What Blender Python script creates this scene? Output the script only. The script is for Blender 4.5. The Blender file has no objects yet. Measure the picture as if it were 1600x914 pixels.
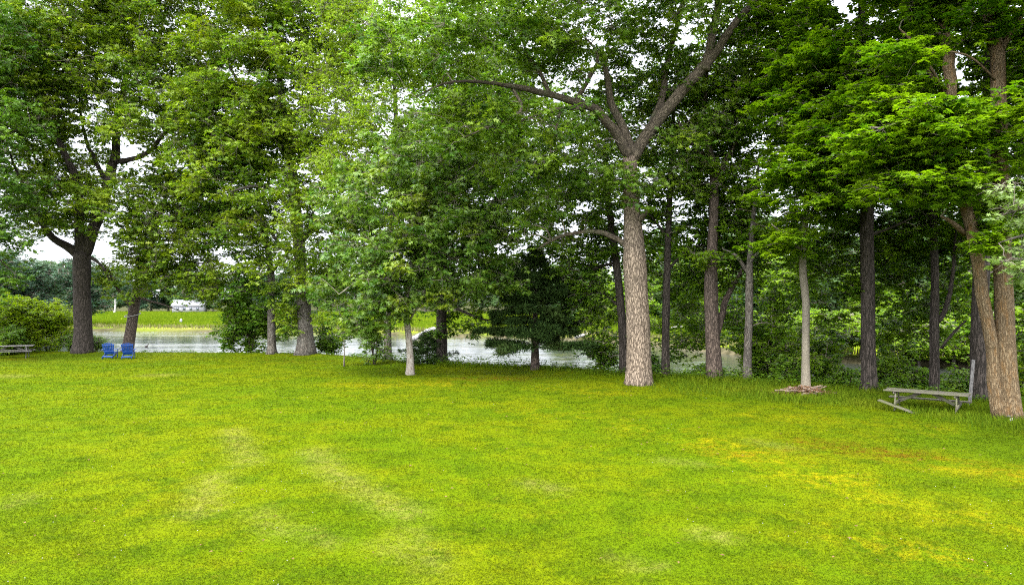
import bpy, math
import numpy as np
from math import radians, sin, cos, pi

# ------------------------------------------------------------------ camera, sky, sun, exposure
C = bpy.context.scene
CAM_H, F_PX, CX, CY = 3.5, 1066.0, 800.0, 457.0
PITCH = math.atan(13 / 1066)
cam = bpy.data.cameras.new("camera"); cam_o = bpy.data.objects.new("camera", cam)
C.collection.objects.link(cam_o)
cam.sensor_fit = 'HORIZONTAL'; cam.sensor_width = 36; cam.lens = 36 * F_PX / 1600
cam.clip_start = 0.1; cam.clip_end = 5000
cam_o.location = (0, 0, CAM_H); cam_o.rotation_euler = (pi / 2 + PITCH, 0, 0)
C.camera = cam_o

SUN_EL, SUN_AZ = 55, 208          # azimuth clockwise from +Y: the sun stands behind the camera
w = bpy.data.worlds.new("World"); C.world = w; w.use_nodes = True
wt = w.node_tree; wt.nodes.clear()
def wn(t, **k):
    n = wt.nodes.new(t)
    for a, b in k.items(): setattr(n, a, b)
    return n
sky = wn('ShaderNodeTexSky', sky_type='NISHITA', sun_disc=False)
sky.sun_elevation = radians(SUN_EL); sky.sun_rotation = radians(SUN_AZ)
tc = wn('ShaderNodeTexCoord'); sp = wn('ShaderNodeSeparateXYZ')
wt.links.new(tc.outputs['Generated'], sp.inputs[0])
mr = wn('ShaderNodeMapRange'); mr.inputs[1].default_value = 0; mr.inputs[2].default_value = 1
mr.inputs[3].default_value = 4.8; mr.inputs[4].default_value = 13.0      # overcast: the zenith is brighter than the horizon
wt.links.new(sp.outputs[2], mr.inputs[0])
dt = wn('ShaderNodeVectorMath', operation='DOT_PRODUCT')
dt.inputs[1].default_value = (cos(radians(SUN_EL)) * sin(radians(SUN_AZ)), cos(radians(SUN_EL)) * cos(radians(SUN_AZ)), sin(radians(SUN_EL)))
wt.links.new(tc.outputs['Generated'], dt.inputs[0])
gl = wn('ShaderNodeMapRange', interpolation_type='SMOOTHSTEP'); gl.inputs[1].default_value = .05; gl.inputs[2].default_value = 1.0
gl.inputs[3].default_value = 0; gl.inputs[4].default_value = 22.0          # broad sky glow around the sun, added to brighten the tree fronts
wt.links.new(dt.outputs['Value'], gl.inputs[0])
ad = wn('ShaderNodeMath', operation='ADD'); wt.links.new(mr.outputs[0], ad.inputs[0]); wt.links.new(gl.outputs[0], ad.inputs[1])
cn = wn('ShaderNodeTexNoise'); cn.inputs['Scale'].default_value = 3.0; cn.inputs['Detail'].default_value = 5
wt.links.new(tc.outputs['Generated'], cn.inputs['Vector'])
cm = wn('ShaderNodeMapRange'); cm.inputs[1].default_value = .3; cm.inputs[2].default_value = .7
cm.inputs[3].default_value = .88; cm.inputs[4].default_value = 1.1
wt.links.new(cn.outputs['Fac'], cm.inputs[0])
mm = wn('ShaderNodeMath', operation='MULTIPLY'); wt.links.new(ad.outputs[0], mm.inputs[0]); wt.links.new(cm.outputs[0], mm.inputs[1])
cc = wn('ShaderNodeVectorMath', operation='SCALE'); cc.inputs[0].default_value = (.955, .975, 1.09)
wt.links.new(mm.outputs[0], cc.inputs['Scale'])
mx = wn('ShaderNodeMix', data_type='RGBA'); mx.inputs[0].default_value = .9
wt.links.new(sky.outputs[0], mx.inputs[6]); wt.links.new(cc.outputs[0], mx.inputs[7])
bg = wn('ShaderNodeBackground'); bg.inputs[1].default_value = .1
wo = wn('ShaderNodeOutputWorld')
wt.links.new(mx.outputs[2], bg.inputs[0]); wt.links.new(bg.outputs[0], wo.inputs[0])

sl = bpy.data.lights.new("sun", 'SUN'); sl.energy = 1.5; sl.angle = radians(12); sl.color = (1, .95, .86)
so = bpy.data.objects.new("sun", sl); C.collection.objects.link(so)
so.rotation_euler = (radians(90 - SUN_EL), 0, radians(180 - SUN_AZ))

C.view_settings.view_transform = 'Standard'; C.view_settings.look = 'None'
C.view_settings.gamma = 1; C.view_settings.use_curve_mapping = False
C.view_settings.exposure = 2.12
C.render.engine = 'CYCLES'
cy = C.cycles
cy.max_bounces = 8; cy.diffuse_bounces = 6; cy.glossy_bounces = 2; cy.transmission_bounces = 2
cy.transparent_max_bounces = 4; cy.caustics_reflective = False; cy.caustics_refractive = False
cy.filter_width = 1.1; cy.use_denoising = False; cy.denoiser = 'OPENIMAGEDENOISE'; cy.denoising_input_passes = 'RGB_ALBEDO_NORMAL'; cy.use_adaptive_sampling = True; cy.adaptive_threshold = 0.008
C.render.film_transparent = False

rng = np.random.default_rng(7)

# ------------------------------------------------------------------ geometry helpers
def P(px, py, d):
    """World point seen at photo pixel (px, py), d metres ahead of the camera."""
    a = PITCH; r = (px - CX) / F_PX; u = (CY - py) / F_PX
    dy = cos(a) - u * sin(a); dz = sin(a) + u * cos(a)
    s = d / dy
    return np.array([r * s, d, CAM_H + dz * s])
def G(px, py, z=0.0):
    a = PITCH; r = (px - CX) / F_PX; u = (CY - py) / F_PX
    dy = cos(a) - u * sin(a); dz = sin(a) + u * cos(a)
    s = (z - CAM_H) / dz
    return np.array([r * s, dy * s])
def to_px(p):
    p = np.atleast_2d(p); y = p[:, 1]; z = p[:, 2] - CAM_H
    dep = np.maximum(y * cos(PITCH) + z * sin(PITCH), .1); v = -y * sin(PITCH) + z * cos(PITCH)
    return CX + F_PX * p[:, 0] / dep, CY - F_PX * v / dep, dep
def nrm(v):
    return v / np.maximum(np.linalg.norm(v, axis=-1, keepdims=True), 1e-9)
def _hash(i, j, s):
    h = (i.astype(np.int64) * 374761393 + j.astype(np.int64) * 668265263 + s * 974711) & 0x7fffffff
    h = ((h ^ (h >> 13)) * 1274126177) & 0x7fffffff
    return ((h ^ (h >> 16)) & 0xffff) / 65535.0
def vnoise(x, y, s=0):
    xi = np.floor(x); yi = np.floor(y); fx = x - xi; fy = y - yi
    fx = fx * fx * (3 - 2 * fx); fy = fy * fy * (3 - 2 * fy)
    a, b = _hash(xi, yi, s), _hash(xi + 1, yi, s); c, d = _hash(xi, yi + 1, s), _hash(xi + 1, yi + 1, s)
    return (a * (1 - fx) + b * fx) * (1 - fy) + (c * (1 - fx) + d * fx) * fy
def fbm(x, y, s=0, o=4):
    t = 0; a = .5
    for k in range(o): t = t + a * vnoise(x * 2 ** k, y * 2 ** k, s + k); a *= .5
    return t / (1 - .5 ** o)
def poly_sd(x, y, pts):
    """Signed distance to a polyline; positive to the left of its direction of travel."""
    best = np.full(x.shape, 1e9); sg = np.ones(x.shape)
    for (ax, ay), (bx, by) in zip(pts[:-1], pts[1:]):
        dx, dy = bx - ax, by - ay
        t = np.clip(((x - ax) * dx + (y - ay) * dy) / (dx * dx + dy * dy), 0, 1)
        ex, ey = x - ax - t * dx, y - ay - t * dy
        d = ex * ex + ey * ey; m = d < best - 1e-9
        best = np.where(m, d, best); sg = np.where(m, np.where(dx * ey - dy * ex > 0, 1.0, -1.0), sg)
    return np.sqrt(best) * sg
def sstep(a, b, x):
    t = np.clip((x - a) / (b - a), 0, 1); return t * t * (3 - 2 * t)

EDGE = [(-220, 47), (-60, 46), (-33.8, 45.5), (-24.7, 45.0), (-13.2, 44.2), (-9, 41), (-5.3, 37), (.9, 34.8), (5.4, 31.2),
        (8.6, 29.8), (11.2, 27.2), (13.3, 26.2), (15.6, 23.8), (16.8, 20.7), (18.5, 15), (21, 8), (25, 0), (31, -15), (36, -60)]
FAR = [(-900, 180), (-260, 150), (-90, 118), (-60, 112), (-28, 107), (-12, 97), (0, 92), (10, 87), (17, 74), (22, 60), (29, 54), (42, 48), (70, 38), (140, 20), (300, -40)]
WATER_Z = -1.5
def ground_z(x, y):
    x = np.asarray(x, float); y = np.asarray(y, float)
    s = poly_sd(x, y, EDGE); t = poly_sd(x, y, FAR)
    lawn = .05 * (fbm(x * .12, y * .12, 3) - .5)
    near = lawn - 2.3 * sstep(.2, 7.5, s) + .10 * np.exp(-((s - .3) / .9) ** 2)
    far = -2.3 + 1.3 * sstep(-2.5, .8, t) + .25 * (fbm(x * .05, y * .05, 9) - .5) * sstep(0, 6, t) + 1.6 * sstep(20, 120, t) * sstep(5, 40, x) + 3.0 * sstep(150, 320, t)
    return np.maximum(near, far)
def gz(x, y): return float(ground_z(np.array([x]), np.array([y]))[0])

# ------------------------------------------------------------------ scene helpers
def link(o): C.collection.objects.link(o); return o
def raw_mesh(name, v, loops, sizes, mat, uv=None, attrs=None, smooth=False):
    me = bpy.data.meshes.new(name)
    v = np.ascontiguousarray(v, np.float32); loops = np.ascontiguousarray(loops, np.int32)
    me.vertices.add(len(v)); me.vertices.foreach_set('co', v.ravel())
    me.loops.add(len(loops)); me.loops.foreach_set('vertex_index', loops)
    starts = np.concatenate([[0], np.cumsum(sizes)[:-1]]).astype(np.int32)
    me.polygons.add(len(sizes)); me.polygons.foreach_set('loop_start', starts)
    me.polygons.foreach_set('loop_total', np.asarray(sizes, np.int32))
    if smooth: me.polygons.foreach_set('use_smooth', np.ones(len(sizes), bool))
    if uv is not None:
        l = me.uv_layers.new(name='UVMap'); l.data.foreach_set('uv', np.ascontiguousarray(uv[loops], np.float32).ravel())
    for nm, (dom, typ, dat) in (attrs or {}).items():
        a = me.attributes.new(nm, typ, dom)
        a.data.foreach_set('value' if typ == 'FLOAT' else 'color', np.ascontiguousarray(dat, np.float32).ravel())
    me.update(calc_edges=True)
    if mat is not None: me.materials.append(mat)
    return me
def add_obj(name, me, parent=None, loc=(0, 0, 0)):
    o = link(bpy.data.objects.new(name, me)); o.location = loc
    if parent is not None: o.parent = parent
    return o
def tag(o, label=None, cat=None, group=None, kind=None):
    if label: o['label'] = label
    if cat: o['category'] = cat
    if group: o['group'] = group
    if kind: o['kind'] = kind
    return o
def empty(name, loc, label, cat, group=None, rz=0):
    o = link(bpy.data.objects.new(name, None)); o.location = loc; o.rotation_euler = (0, 0, rz); o.empty_display_size = .2
    return tag(o, label, cat, group)
def kids(o): return [c for c in bpy.data.objects if c.parent == o]
def dup(root, loc, rz=0, sc=1.0, label=None):
    r = root.copy(); link(r); r.location = loc; r.rotation_euler = (0, 0, rz); r.scale = (sc, sc, sc) if np.isscalar(sc) else sc
    if label: r['label'] = label
    for ch in kids(root):
        c = ch.copy(); link(c); c.parent = r
        for g in kids(ch):
            d = g.copy(); link(d); d.parent = c
    return r

class MB:
    """Collects tubes, boxes and sheets for one mesh."""
    def __init__(s): s.v = []; s.l = []; s.n = []; s.uv = []; s.k = 0
    def add(s, v, faces, uv=None):
        v = np.asarray(v, float); s.v.append(v)
        s.uv.append(np.zeros((len(v), 2)) if uv is None else uv)
        for f in faces: s.l.append(np.asarray(f) + s.k); s.n.append(len(f))
        s.k += len(v)
    def grid(s, v, uv, quads):
        s.v.append(v); s.uv.append(uv); s.l.append((quads + s.k).ravel()); s.n += [4] * len(quads); s.k += len(v)
    def box(s, c, size, rot=None):
        h = np.array(size) / 2
        v = np.array([[x, y, z] for x in (-1, 1) for y in (-1, 1) for z in (-1, 1)]) * h
        if rot is not None: v = v @ np.asarray(rot).T
        s.add(v + np.array(c), [(0, 1, 3, 2), (4, 6, 7, 5), (0, 4, 5, 1), (2, 3, 7, 6), (0, 2, 6, 4), (1, 5, 7, 3)],
              uv=np.array([[a[0] + a[1], a[2]] for a in v]))
    def bar(s, a, b, w, t, up=(0, 0, 1)):
        """A board from a to b, w wide, t thick (t measured along up)."""
        a = np.array(a, float); b = np.array(b, float); d = b - a; L = np.linalg.norm(d); d /= L
        u = np.array(up, float); u = u - d * (u @ d); u /= np.linalg.norm(u); r = np.cross(d, u)
        s.box((a + b) / 2, (L, w, t), np.stack([d, r, u], 1))
    def tube(s, pts, rad, k=8, flare=None, lump=0, seed=0, cap=True):
        pts = np.asarray(pts, float); n = len(pts); rad = np.broadcast_to(np.asarray(rad, float), (n,))
        t = nrm(np.gradient(pts, axis=0)); ref = np.array([0, 1., 0]) if abs(t[0][1]) < .8 else np.array([1., 0, 0])
        N = []; x = ref
        for i in range(n):
            x = x - t[i] * (x @ t[i]); x = x / np.linalg.norm(x); N.append(x)
        N = np.array(N); B = np.cross(t, N)
        th = np.arange(k + 1) / k * 2 * pi
        R = np.repeat(rad[:, None], k + 1, 1)
        L = np.concatenate([[0], np.cumsum(np.linalg.norm(np.diff(pts, axis=0), axis=1))])
        if flare:
            amt, hgt, nl, ph = flare
            e = np.exp(-L / hgt)[:, None]
            R = R * (1 + amt * e * (1 + .45 * np.cos(th * nl + ph) + .25 * np.cos(th * (nl + 2) + ph * 2)))
        if lump:
            A, Y = np.meshgrid(th, L); f = np.minimum(A / (2 * pi), 1 - A / (2 * pi)) * 2
            R = R * (1 + lump * (fbm(f * 3 + seed, Y * 1.1, seed, 3) - .5) * 2)
        V = pts[:, None, :] + R[..., None] * (np.cos(th)[None, :, None] * N[:, None, :] + np.sin(th)[None, :, None] * B[:, None, :])
        uv = np.stack([np.repeat((th / (2 * pi))[None] * 2 * pi * rad.max(), n, 0), np.repeat(L[:, None], k + 1, 1)], -1)
        i, j = np.meshgrid(np.arange(n - 1), np.arange(k), indexing='ij'); a = (i * (k + 1) + j).ravel()
        s.grid(V.reshape(-1, 3), uv.reshape(-1, 2), np.stack([a, a + 1, a + k + 2, a + k + 1], 1))
        if cap:
            o = s.k - n * (k + 1)
            s.l.append(np.arange(k) + o + (n - 1) * (k + 1)); s.n.append(k)
            s.l.append((np.arange(k) + o)[::-1]); s.n.append(k)
    def tubes(s, A, M, Bp, r0, r1, k=3):
        """Many thin three-point twigs at once: start A, middle M, end Bp."""
        if len(A) == 0: return
        pts = np.stack([A, M, Bp], 1); n = len(A)
        d = nrm(Bp - A); ref = np.where(np.abs(d[:, 2:3]) < .8, np.array([[0, 0, 1.]]), np.array([[1., 0, 0]]))
        u = nrm(np.cross(d, ref)); v = np.cross(d, u)
        th = np.arange(k) / k * 2 * pi
        R = np.stack([r0, (r0 + r1) / 2, r1], 1)
        V = pts[:, :, None, :] + R[:, :, None, None] * (np.cos(th)[None, None, :, None] * u[:, None, None, :] + np.sin(th)[None, None, :, None] * v[:, None, None, :])
        q = []
        for i in range(2):
            for j in range(k): q.append([i * k + j, i * k + (j + 1) % k, (i + 1) * k + (j + 1) % k, (i + 1) * k + j])
        Q = (np.arange(n)[:, None, None] * 3 * k + np.array(q)[None]).reshape(-1, 4)
        uv = np.tile(np.array([[t * .1, i * .4] for i in range(3) for t in range(k)]), (n, 1))
        s.grid(V.reshape(-1, 3), uv, Q)
    def mesh(s, name, mat, off=(0, 0, 0), smooth=True):
        return raw_mesh(name, np.concatenate(s.v) - np.array(off), np.concatenate(s.l), s.n, mat, uv=np.concatenate(s.uv), smooth=smooth)
    def build(s, name, mat, parent=None, smooth=False, loc=(0, 0, 0)):
        return add_obj(name, s.mesh(name, mat, smooth=smooth), parent, loc)

def catmull(pts, step=.35, extra=None):
    pts = np.asarray(pts, float)
    q = np.vstack([2 * pts[0] - pts[1], pts, 2 * pts[-1] - pts[-2]]); out = []
    for i in range(1, len(q) - 2):
        n = max(2, int(np.linalg.norm(q[i + 1][:3] - q[i][:3]) / step)); t = (np.arange(n) / n)[:, None]
        a, b, c, d = q[i - 1], q[i], q[i + 1], q[i + 2]
        out.append(.5 * (2 * b + (c - a) * t + (2 * a - 5 * b + 4 * c - d) * t ** 2 + (3 * b - a - 3 * c + d) * t ** 3))
    return np.vstack(out + [pts[-1:]])

# ------------------------------------------------------------------ materials
class NT:
    def __init__(s, name):
        s.m = bpy.data.materials.new(name); s.m.use_nodes = True; s.t = s.m.node_tree; s.t.nodes.clear()
        s.out = s.n('ShaderNodeOutputMaterial')
    def n(s, typ, ins=None, **k):
        nd = s.t.nodes.new(typ)
        for a, b in k.items(): setattr(nd, a, b)
        for key, val in (ins or {}).items(): s.set(nd, key, val)
        return nd
    def set(s, nd, key, val):
        if isinstance(val, bpy.types.NodeSocket): s.t.links.new(val, nd.inputs[key])
        else: nd.inputs[key].default_value = val
    def noise(s, vec, scale, detail=3, rough=.55, dist=0):
        return s.n('ShaderNodeTexNoise', {'Vector': vec, 'Scale': scale, 'Detail': detail, 'Roughness': rough, 'Distortion': dist}).outputs['Fac']
    def rng(s, v, a, b, c=0., d=1.):
        return s.n('ShaderNodeMapRange', {0: v, 1: a, 2: b, 3: c, 4: d}, interpolation_type='SMOOTHSTEP').outputs[0]
    def mix(s, f, a, b, mode='MIX'):
        def c4(x): return x if isinstance(x, bpy.types.NodeSocket) else tuple(x) + (1,)
        return s.n('ShaderNodeMix', {0: f, 6: c4(a), 7: c4(b)}, data_type='RGBA', blend_type=mode).outputs[2]
    def math(s, op, a, b=0.):
        return s.n('ShaderNodeMath', {0: a, 1: b}, operation=op).outputs[0]
    def pos(s): return s.n('ShaderNodeNewGeometry').outputs['Position']
    def obj(s): return s.n('ShaderNodeTexCoord').outputs['Object']
    def uv(s): return s.n('ShaderNodeTexCoord').outputs['UV']
    def scale(s, v, x): return s.n('ShaderNodeMapping', {'Vector': v, 'Scale': x}).outputs[0]
    def attr(s, nm, o='Fac'): return s.n('ShaderNodeAttribute', attribute_name=nm).outputs[o]
    def sep(s, c): return s.n('ShaderNodeSeparateColor', {0: c}).outputs
    def bump(s, h, st=.5, dist=.02): return s.n('ShaderNodeBump', {'Height': h, 'Strength': st, 'Distance': dist}).outputs[0]
    def pbr(s, col, rough=.7, spec=.3, nor=None, **k):
        p = s.n('ShaderNodeBsdfPrincipled')
        s.set(p, 'Base Color', col if isinstance(col, bpy.types.NodeSocket) else tuple(col) + (1,)); s.set(p, 'Roughness', rough); s.set(p, 'Specular IOR Level', spec)
        if nor is not None: s.set(p, 'Normal', nor)
        for a, b in k.items(): s.set(p, a, b)
        return p.outputs[0]
    def done(s, sh): s.t.links.new(sh, s.out.inputs[0]); return s.m

def leaf_mat(name, dark, light, third=None, trans=.35, rough=.42, spec=.5):
    m = NT(name); tint = m.attr('tint')
    col = m.mix(tint, dark, light)
    if third is not None:
        col = m.mix(m.rng(m.noise(m.pos(), .55, 2), .52, .68), col, m.mix(tint, third, light))
    p = m.pbr(col, rough, spec)
    tr = m.n('ShaderNodeBsdfTranslucent', {'Color': m.mix(1.0, col, (1.25, 1.35, .55), 'MULTIPLY')}).outputs[0]
    return m.done(m.n('ShaderNodeMixShader', {0: trans, 1: p, 2: tr}).outputs[0])
def bark_mat(name, dark, light, fu=9., fv=2.2, patch=None, patch_amt=.5, smooth=False, moss=None):
    m = NT(name); uv = m.uv()
    wv = m.n('ShaderNodeVectorMath', {0: uv, 1: m.n('ShaderNodeVectorMath', {0: m.n('ShaderNodeTexNoise', {'Vector': m.scale(uv, (5, 2, 1)), 'Scale': 1.6, 'Detail': 5, 'Roughness': .65}).outputs['Color'], 1: (.16, .35, 0)}, operation='MULTIPLY').outputs[0]}, operation='ADD').outputs[0]
    vo = m.n('ShaderNodeTexVoronoi', {'Vector': m.scale(wv, (fu, fv, 1)), 'Scale': 1.0, 'Randomness': 1.}, feature='DISTANCE_TO_EDGE').outputs['Distance']
    ridge = m.rng(vo, .0, .22)
    fine = m.noise(m.scale(uv, (fu * 2.6, fv * 2.2, 1)), 1.0, 5, .7)
    streak = m.noise(m.scale(wv, (fu * .9, .35, 1)), 1.0, 3, .6)
    if smooth: ridge = m.math('ADD', m.math('MULTIPLY', ridge, .25), .6)
    h = m.math('ADD', m.math('ADD', m.math('MULTIPLY', ridge, .42), m.math('MULTIPLY', fine, .55)), m.math('MULTIPLY', streak, .45))
    col = m.mix(m.rng(h, .38, .98), dark, light)
    big = m.noise(m.obj(), .8, 5, .65)
    col = m.mix(m.rng(big, .40, .66, 0, .40), col, m.mix(.55, col, (.02, .018, .014)))
    if patch is not None:
        pm = m.rng(m.noise(m.scale(uv, (6, 1.6, 1)), 1.0, 6, .7), .48, .66, 0, patch_amt)
        col = m.mix(pm, col, m.mix(fine, patch, [x * 1.25 for x in patch]))
    if moss is not None:
        col = m.mix(m.rng(m.noise(m.obj(), 1.3, 5, .7), .5, .7, 0, .6), col, moss)
    return m.done(m.pbr(col, .88, .12, m.bump(h, 1.0, .05)))

M = {}
M['oak_leaf'] = leaf_mat('oak_leaf', (.056, .122, .006), (.190, .262, .013), (.185, .222, .007), trans=.5, rough=.5, spec=.28)
M['oak_cool'] = leaf_mat('oak_cool_leaf', (.048, .115, .009), (.165, .248, .020), (.15, .21, .008), trans=.5, rough=.45, spec=.32)
M['oak_dark'] = leaf_mat('oak_dark_leaf', (.028, .085, .008), (.100, .180, .012), (.07, .14, .007), trans=.45, rough=.5, spec=.28)
M['young_oak'] = leaf_mat('young_oak_leaf', (.038, .100, .008), (.145, .225, .024), (.15, .19, .008), rough=.42, spec=.34, trans=.46)
M['birch_leaf'] = leaf_mat('birch_leaf', (.090, .155, .004), (.205, .280, .007), None, trans=.52, rough=.6, spec=.2)
M['maple_leaf'] = leaf_mat('maple_leaf', (.045, .115, .003), (.155, .250, .005), (.16, .25, .005), trans=.52, rough=.5, spec=.25)
M['maple_dark'] = leaf_mat('maple_dark_leaf', (.040, .100, .005), (.125, .205, .007), (.11, .18, .005), trans=.55, rough=.5, spec=.25)
M['pale_oak'] = leaf_mat('pale_oak_leaf', (.065, .115, .022), (.17, .235, .060), None, rough=.45, spec=.35)
M['bush_leaf'] = leaf_mat('bush_leaf', (.032, .088, .006), (.120, .195, .010), (.10, .17, .006), trans=.45, rough=.5, spec=.28)
M['bright_bush'] = leaf_mat('bright_bush_leaf', (.095, .165, .004), (.215, .285, .007), (.18, .25, .006), trans=.52, rough=.55, spec=.2)
M['far_leaf'] = leaf_mat('far_leaf', (.026, .062, .020), (.070, .118, .032), (.055, .10, .016), trans=.3, rough=.6, spec=.2)  # bluish cast: distance haze is mixed into the leaf colour
M['far_hazed'] = leaf_mat('far_hazed_leaf', (.018, .048, .025), (.046, .086, .040), None, trans=.25, rough=.6, spec=.2)  # bluer still: stands in for haze over the distant crowns
M['far_bright'] = leaf_mat('far_bright_leaf', (.06, .130, .006), (.16, .24, .009), (.13, .22, .008), trans=.48, rough=.6, spec=.2)
M['needle'] = leaf_mat('needle_leaf', (.012, .030, .006), (.045, .080, .014), (.04, .055, .012), trans=.12, rough=.75, spec=.1)
M['weed'] = leaf_mat('weed_leaf', (.026, .070, .003), (.080, .140, .005), (.065, .115, .004), rough=.55, spec=.2)

M['oak_bark'] = bark_mat('oak_bark', (.038, .027, .018), (.205, .160, .112), 17, 3.6)
M['oak_limb'] = bark_mat('oak_limb_bark', (0.0288, 0.0223, 0.0158), (0.1080, 0.0864, 0.0576), 16, 4.5, moss=(0.0576, 0.0720, 0.0288))
M['dark_bark'] = bark_mat('dark_bark', (.011, .009, .006), (.050, .040, .031), 17, 2.2)
M['grey_bark'] = bark_mat('grey_bark', (.028, .024, .019), (.115, .100, .078), 18, 3.2, patch=(.14, .135, .11), patch_amt=.4)
M['brown_bark'] = bark_mat('brown_bark', (.022, .016, .012), (.100, .075, .056), 18, 3)
M['pale_bark'] = bark_mat('pale_mottled_bark', (0.1224, 0.0972, 0.0648), (0.2376, 0.2160, 0.1728), 5, 3.0, patch=(0.0648, 0.0396, 0.0252), patch_amt=.85, smooth=True)
M['slim_bark'] = bark_mat('slim_maple_bark', (0.0720, 0.0612, 0.0432), (0.1440, 0.1260, 0.0900), 12, 5, smooth=True)
M['maple_bark'] = bark_mat('maple_bark', (.062, .040, .019), (.150, .110, .060), 24, 4, patch=(.125, .066, .020), patch_amt=.6)
M['twig'] = bark_mat('twig_bark', (.05, .042, .032), (.17, .145, .11), 20, 6, smooth=True)
M['dead_wood'] = bark_mat('dead_wood', (.14, .075, .04), (.36, .22, .14), 14, 2)
M['bleached'] = bark_mat('bleached_wood', (.14, .13, .12), (.32, .31, .29), 16, 1.5)

def lawn_colour(m):
    p = m.pos()
    mask = m.sep(m.attr('patch', 'Color'))
    n1 = m.noise(p, .20, 5, .65); n2 = m.noise(p, 1.3, 5, .7); n3 = m.noise(p, 7., 4, .65)
    col = m.mix(m.rng(n1, .38, .62), (0.0490, 0.0800, 0.0005), (0.0740, 0.0930, 0.0005))
    col = m.mix(m.rng(n2, .46, .66, 0, .85), col, (0.0340, 0.0610, 0.0006))
    col = m.mix(m.rng(m.noise(p, .7, 6, .75), .53, .68, 0, .50), col, (0.0990, 0.1040, 0.0012))
    col = m.mix(m.rng(m.noise(m.scale(p, (1, 1, 1)), 2.6, 5, .75), .56, .70, 0, .45), col, (0.0930, 0.0860, 0.0050))
    col = m.mix(m.rng(n3, .45, .72, 0, .28), col, (0.0295, 0.0469, 0.0008))
    brk = m.math('MULTIPLY', m.rng(m.noise(p, 3.4, 7, .85), .44, .60), m.rng(m.noise(p, .8, 4, .7), .36, .56))
    def amt(ch, g): return m.math('MULTIPLY', m.math('MULTIPLY', ch, brk), g)
    col = m.mix(amt(mask[1], 1.), col, (0.1720, 0.1450, 0.0016))
    col = m.mix(m.math('MULTIPLY', mask[0], m.math('MULTIPLY', m.rng(m.noise(p, 5., 6, .8), .34, .62), .62)), col, (0.1450, 0.1300, 0.0300))
    col = m.mix(amt(mask[2], .95), col, (0.0696, 0.0272, 0.0024))
    return col
def make_ground_mat():
    m = NT('ground_soil_and_turf'); p = m.pos(); z = m.sep(m.attr('zone', 'Color'))
    lawn = lawn_colour(m)
    bank = m.mix(m.rng(m.noise(p, 2.5, 5, .7), .35, .65), (.018, .028, .006), (.045, .038, .018))
    marsh = m.mix(m.rng(m.noise(m.scale(p, (.035, .11, 1)), 1.0, 5, .65), .35, .65), (.080, .125, .004), (.140, .165, .008))
    marsh = m.mix(m.rng(m.noise(m.scale(p, (.05, .25, 1)), 1.0, 4, .6), .55, .7, 0, .6), marsh, (.12, .105, .035))
    mud = m.mix(m.rng(m.noise(p, 1.2, 4, .6), .4, .6), (.030, .027, .013), (.065, .056, .03))
    col = m.mix(z[0], lawn, bank); col = m.mix(z[1], col, marsh); col = m.mix(z[2], col, mud)
    h = m.math('ADD', m.noise(p, 22, 3, .7), m.math('MULTIPLY', m.noise(p, 3, 3), 1.5))
    return m.done(m.pbr(col, 1.0, .02, m.bump(h, .6, .05)))
M['ground'] = make_ground_mat()
def blade_mat():
    m = NT('grass_blade'); col = lawn_colour(m); t = m.attr('tint')
    col = m.mix(t, m.mix(1., col, (.95, .98, .95), 'MULTIPLY'), m.mix(1., col, (1.10, 1.08, 1.05), 'MULTIPLY'))
    p = m.pbr(col, .8, .06); tr = m.n('ShaderNodeBsdfTranslucent', {'Color': col}).outputs[0]
    return m.done(m.n('ShaderNodeMixShader', {0: .45, 1: p, 2: tr}).outputs[0])
M['blade'] = blade_mat()
M['tall_blade'] = leaf_mat('tall_grass_blade', (.034, .070, .003), (.085, .118, .005), (.080, .098, .005), trans=.35, rough=.9, spec=.03)
M['reed'] = leaf_mat('reed_blade', (.06, .06, .022), (.15, .14, .05), (.085, .11, .02), trans=.25, rough=.7, spec=.1)
def water_mat():
    m = NT('river_water'); p = m.pos()
    h = m.math('ADD', m.noise(m.scale(p, (.5, 2.2, 1)), 1.0, 2, .5), m.math('MULTIPLY', m.noise(m.scale(p, (.08, .22, 1)), 1.0, 3), 2.0))
    calm = m.rng(m.noise(m.scale(p, (.02, .07, 1)), 1.0, 3), .4, .6, .012, .05)
    nb = m.n('ShaderNodeBump', {'Height': h, 'Strength': 1.0, 'Distance': calm}).outputs[0]
    return m.done(m.pbr((.022, .026, .020), .07, .5, nb, IOR=1.33))
M['water'] = water_mat()
def wood_mat(name, a, b, green=None, grain=(3, 40, 40)):
    m = NT(name); o = m.obj()
    g = m.noise(m.scale(o, grain), 1.0, 4, .6)
    col = m.mix(m.rng(g, .3, .7), a, b)
    if green is not None: col = m.mix(m.rng(m.noise(o, 4, 5, .7), .42, .62, 0, .75), col, green)
    return m.done(m.pbr(col, .85, .2, m.bump(g, .5, .006)))
M['table_wood'] = wood_mat('weathered_table_wood', (.036, .031, .023), (.105, .094, .070), (.062, .068, .026))
M['grey_wood'] = wood_mat('grey_weathered_wood', (.055, .051, .044), (.125, .118, .10))
M['plank_wood'] = wood_mat('grey_plank_wood', (.040, .037, .032), (.10, .095, .082), grain=(30, 30, 1.5))
def plain(name, col, rough=.5, spec=.4, var=.15):
    m = NT(name)
    c = m.mix(m.rng(m.noise(m.obj(), 6, 3), .3, .7), [x * (1 - var) for x in col], [min(1, x * (1 + var)) for x in col])
    return m.done(m.pbr(c, rough, spec))
M['blue'] = plain('blue_painted_plastic', (.002, .026, .125), .42, .4)
M['white'] = plain('white_paint', (.15, .15, .16), .5, .4, .05)
M['rope'] = plain('pale_rope', (.22, .21, .19), .9, .1)
M['roof'] = plain('grey_roof_shingle', (.17, .17, .18), .9, .1)
M['glass_dark'] = plain('dark_window_glass', (.03, .04, .05), .1, .6)
M['duck'] = plain('dark_plumage', (.030, .026, .022), .7, .2)
M['stone'] = plain('pale_stone', (.24, .23, .21), .8, .2)
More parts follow.
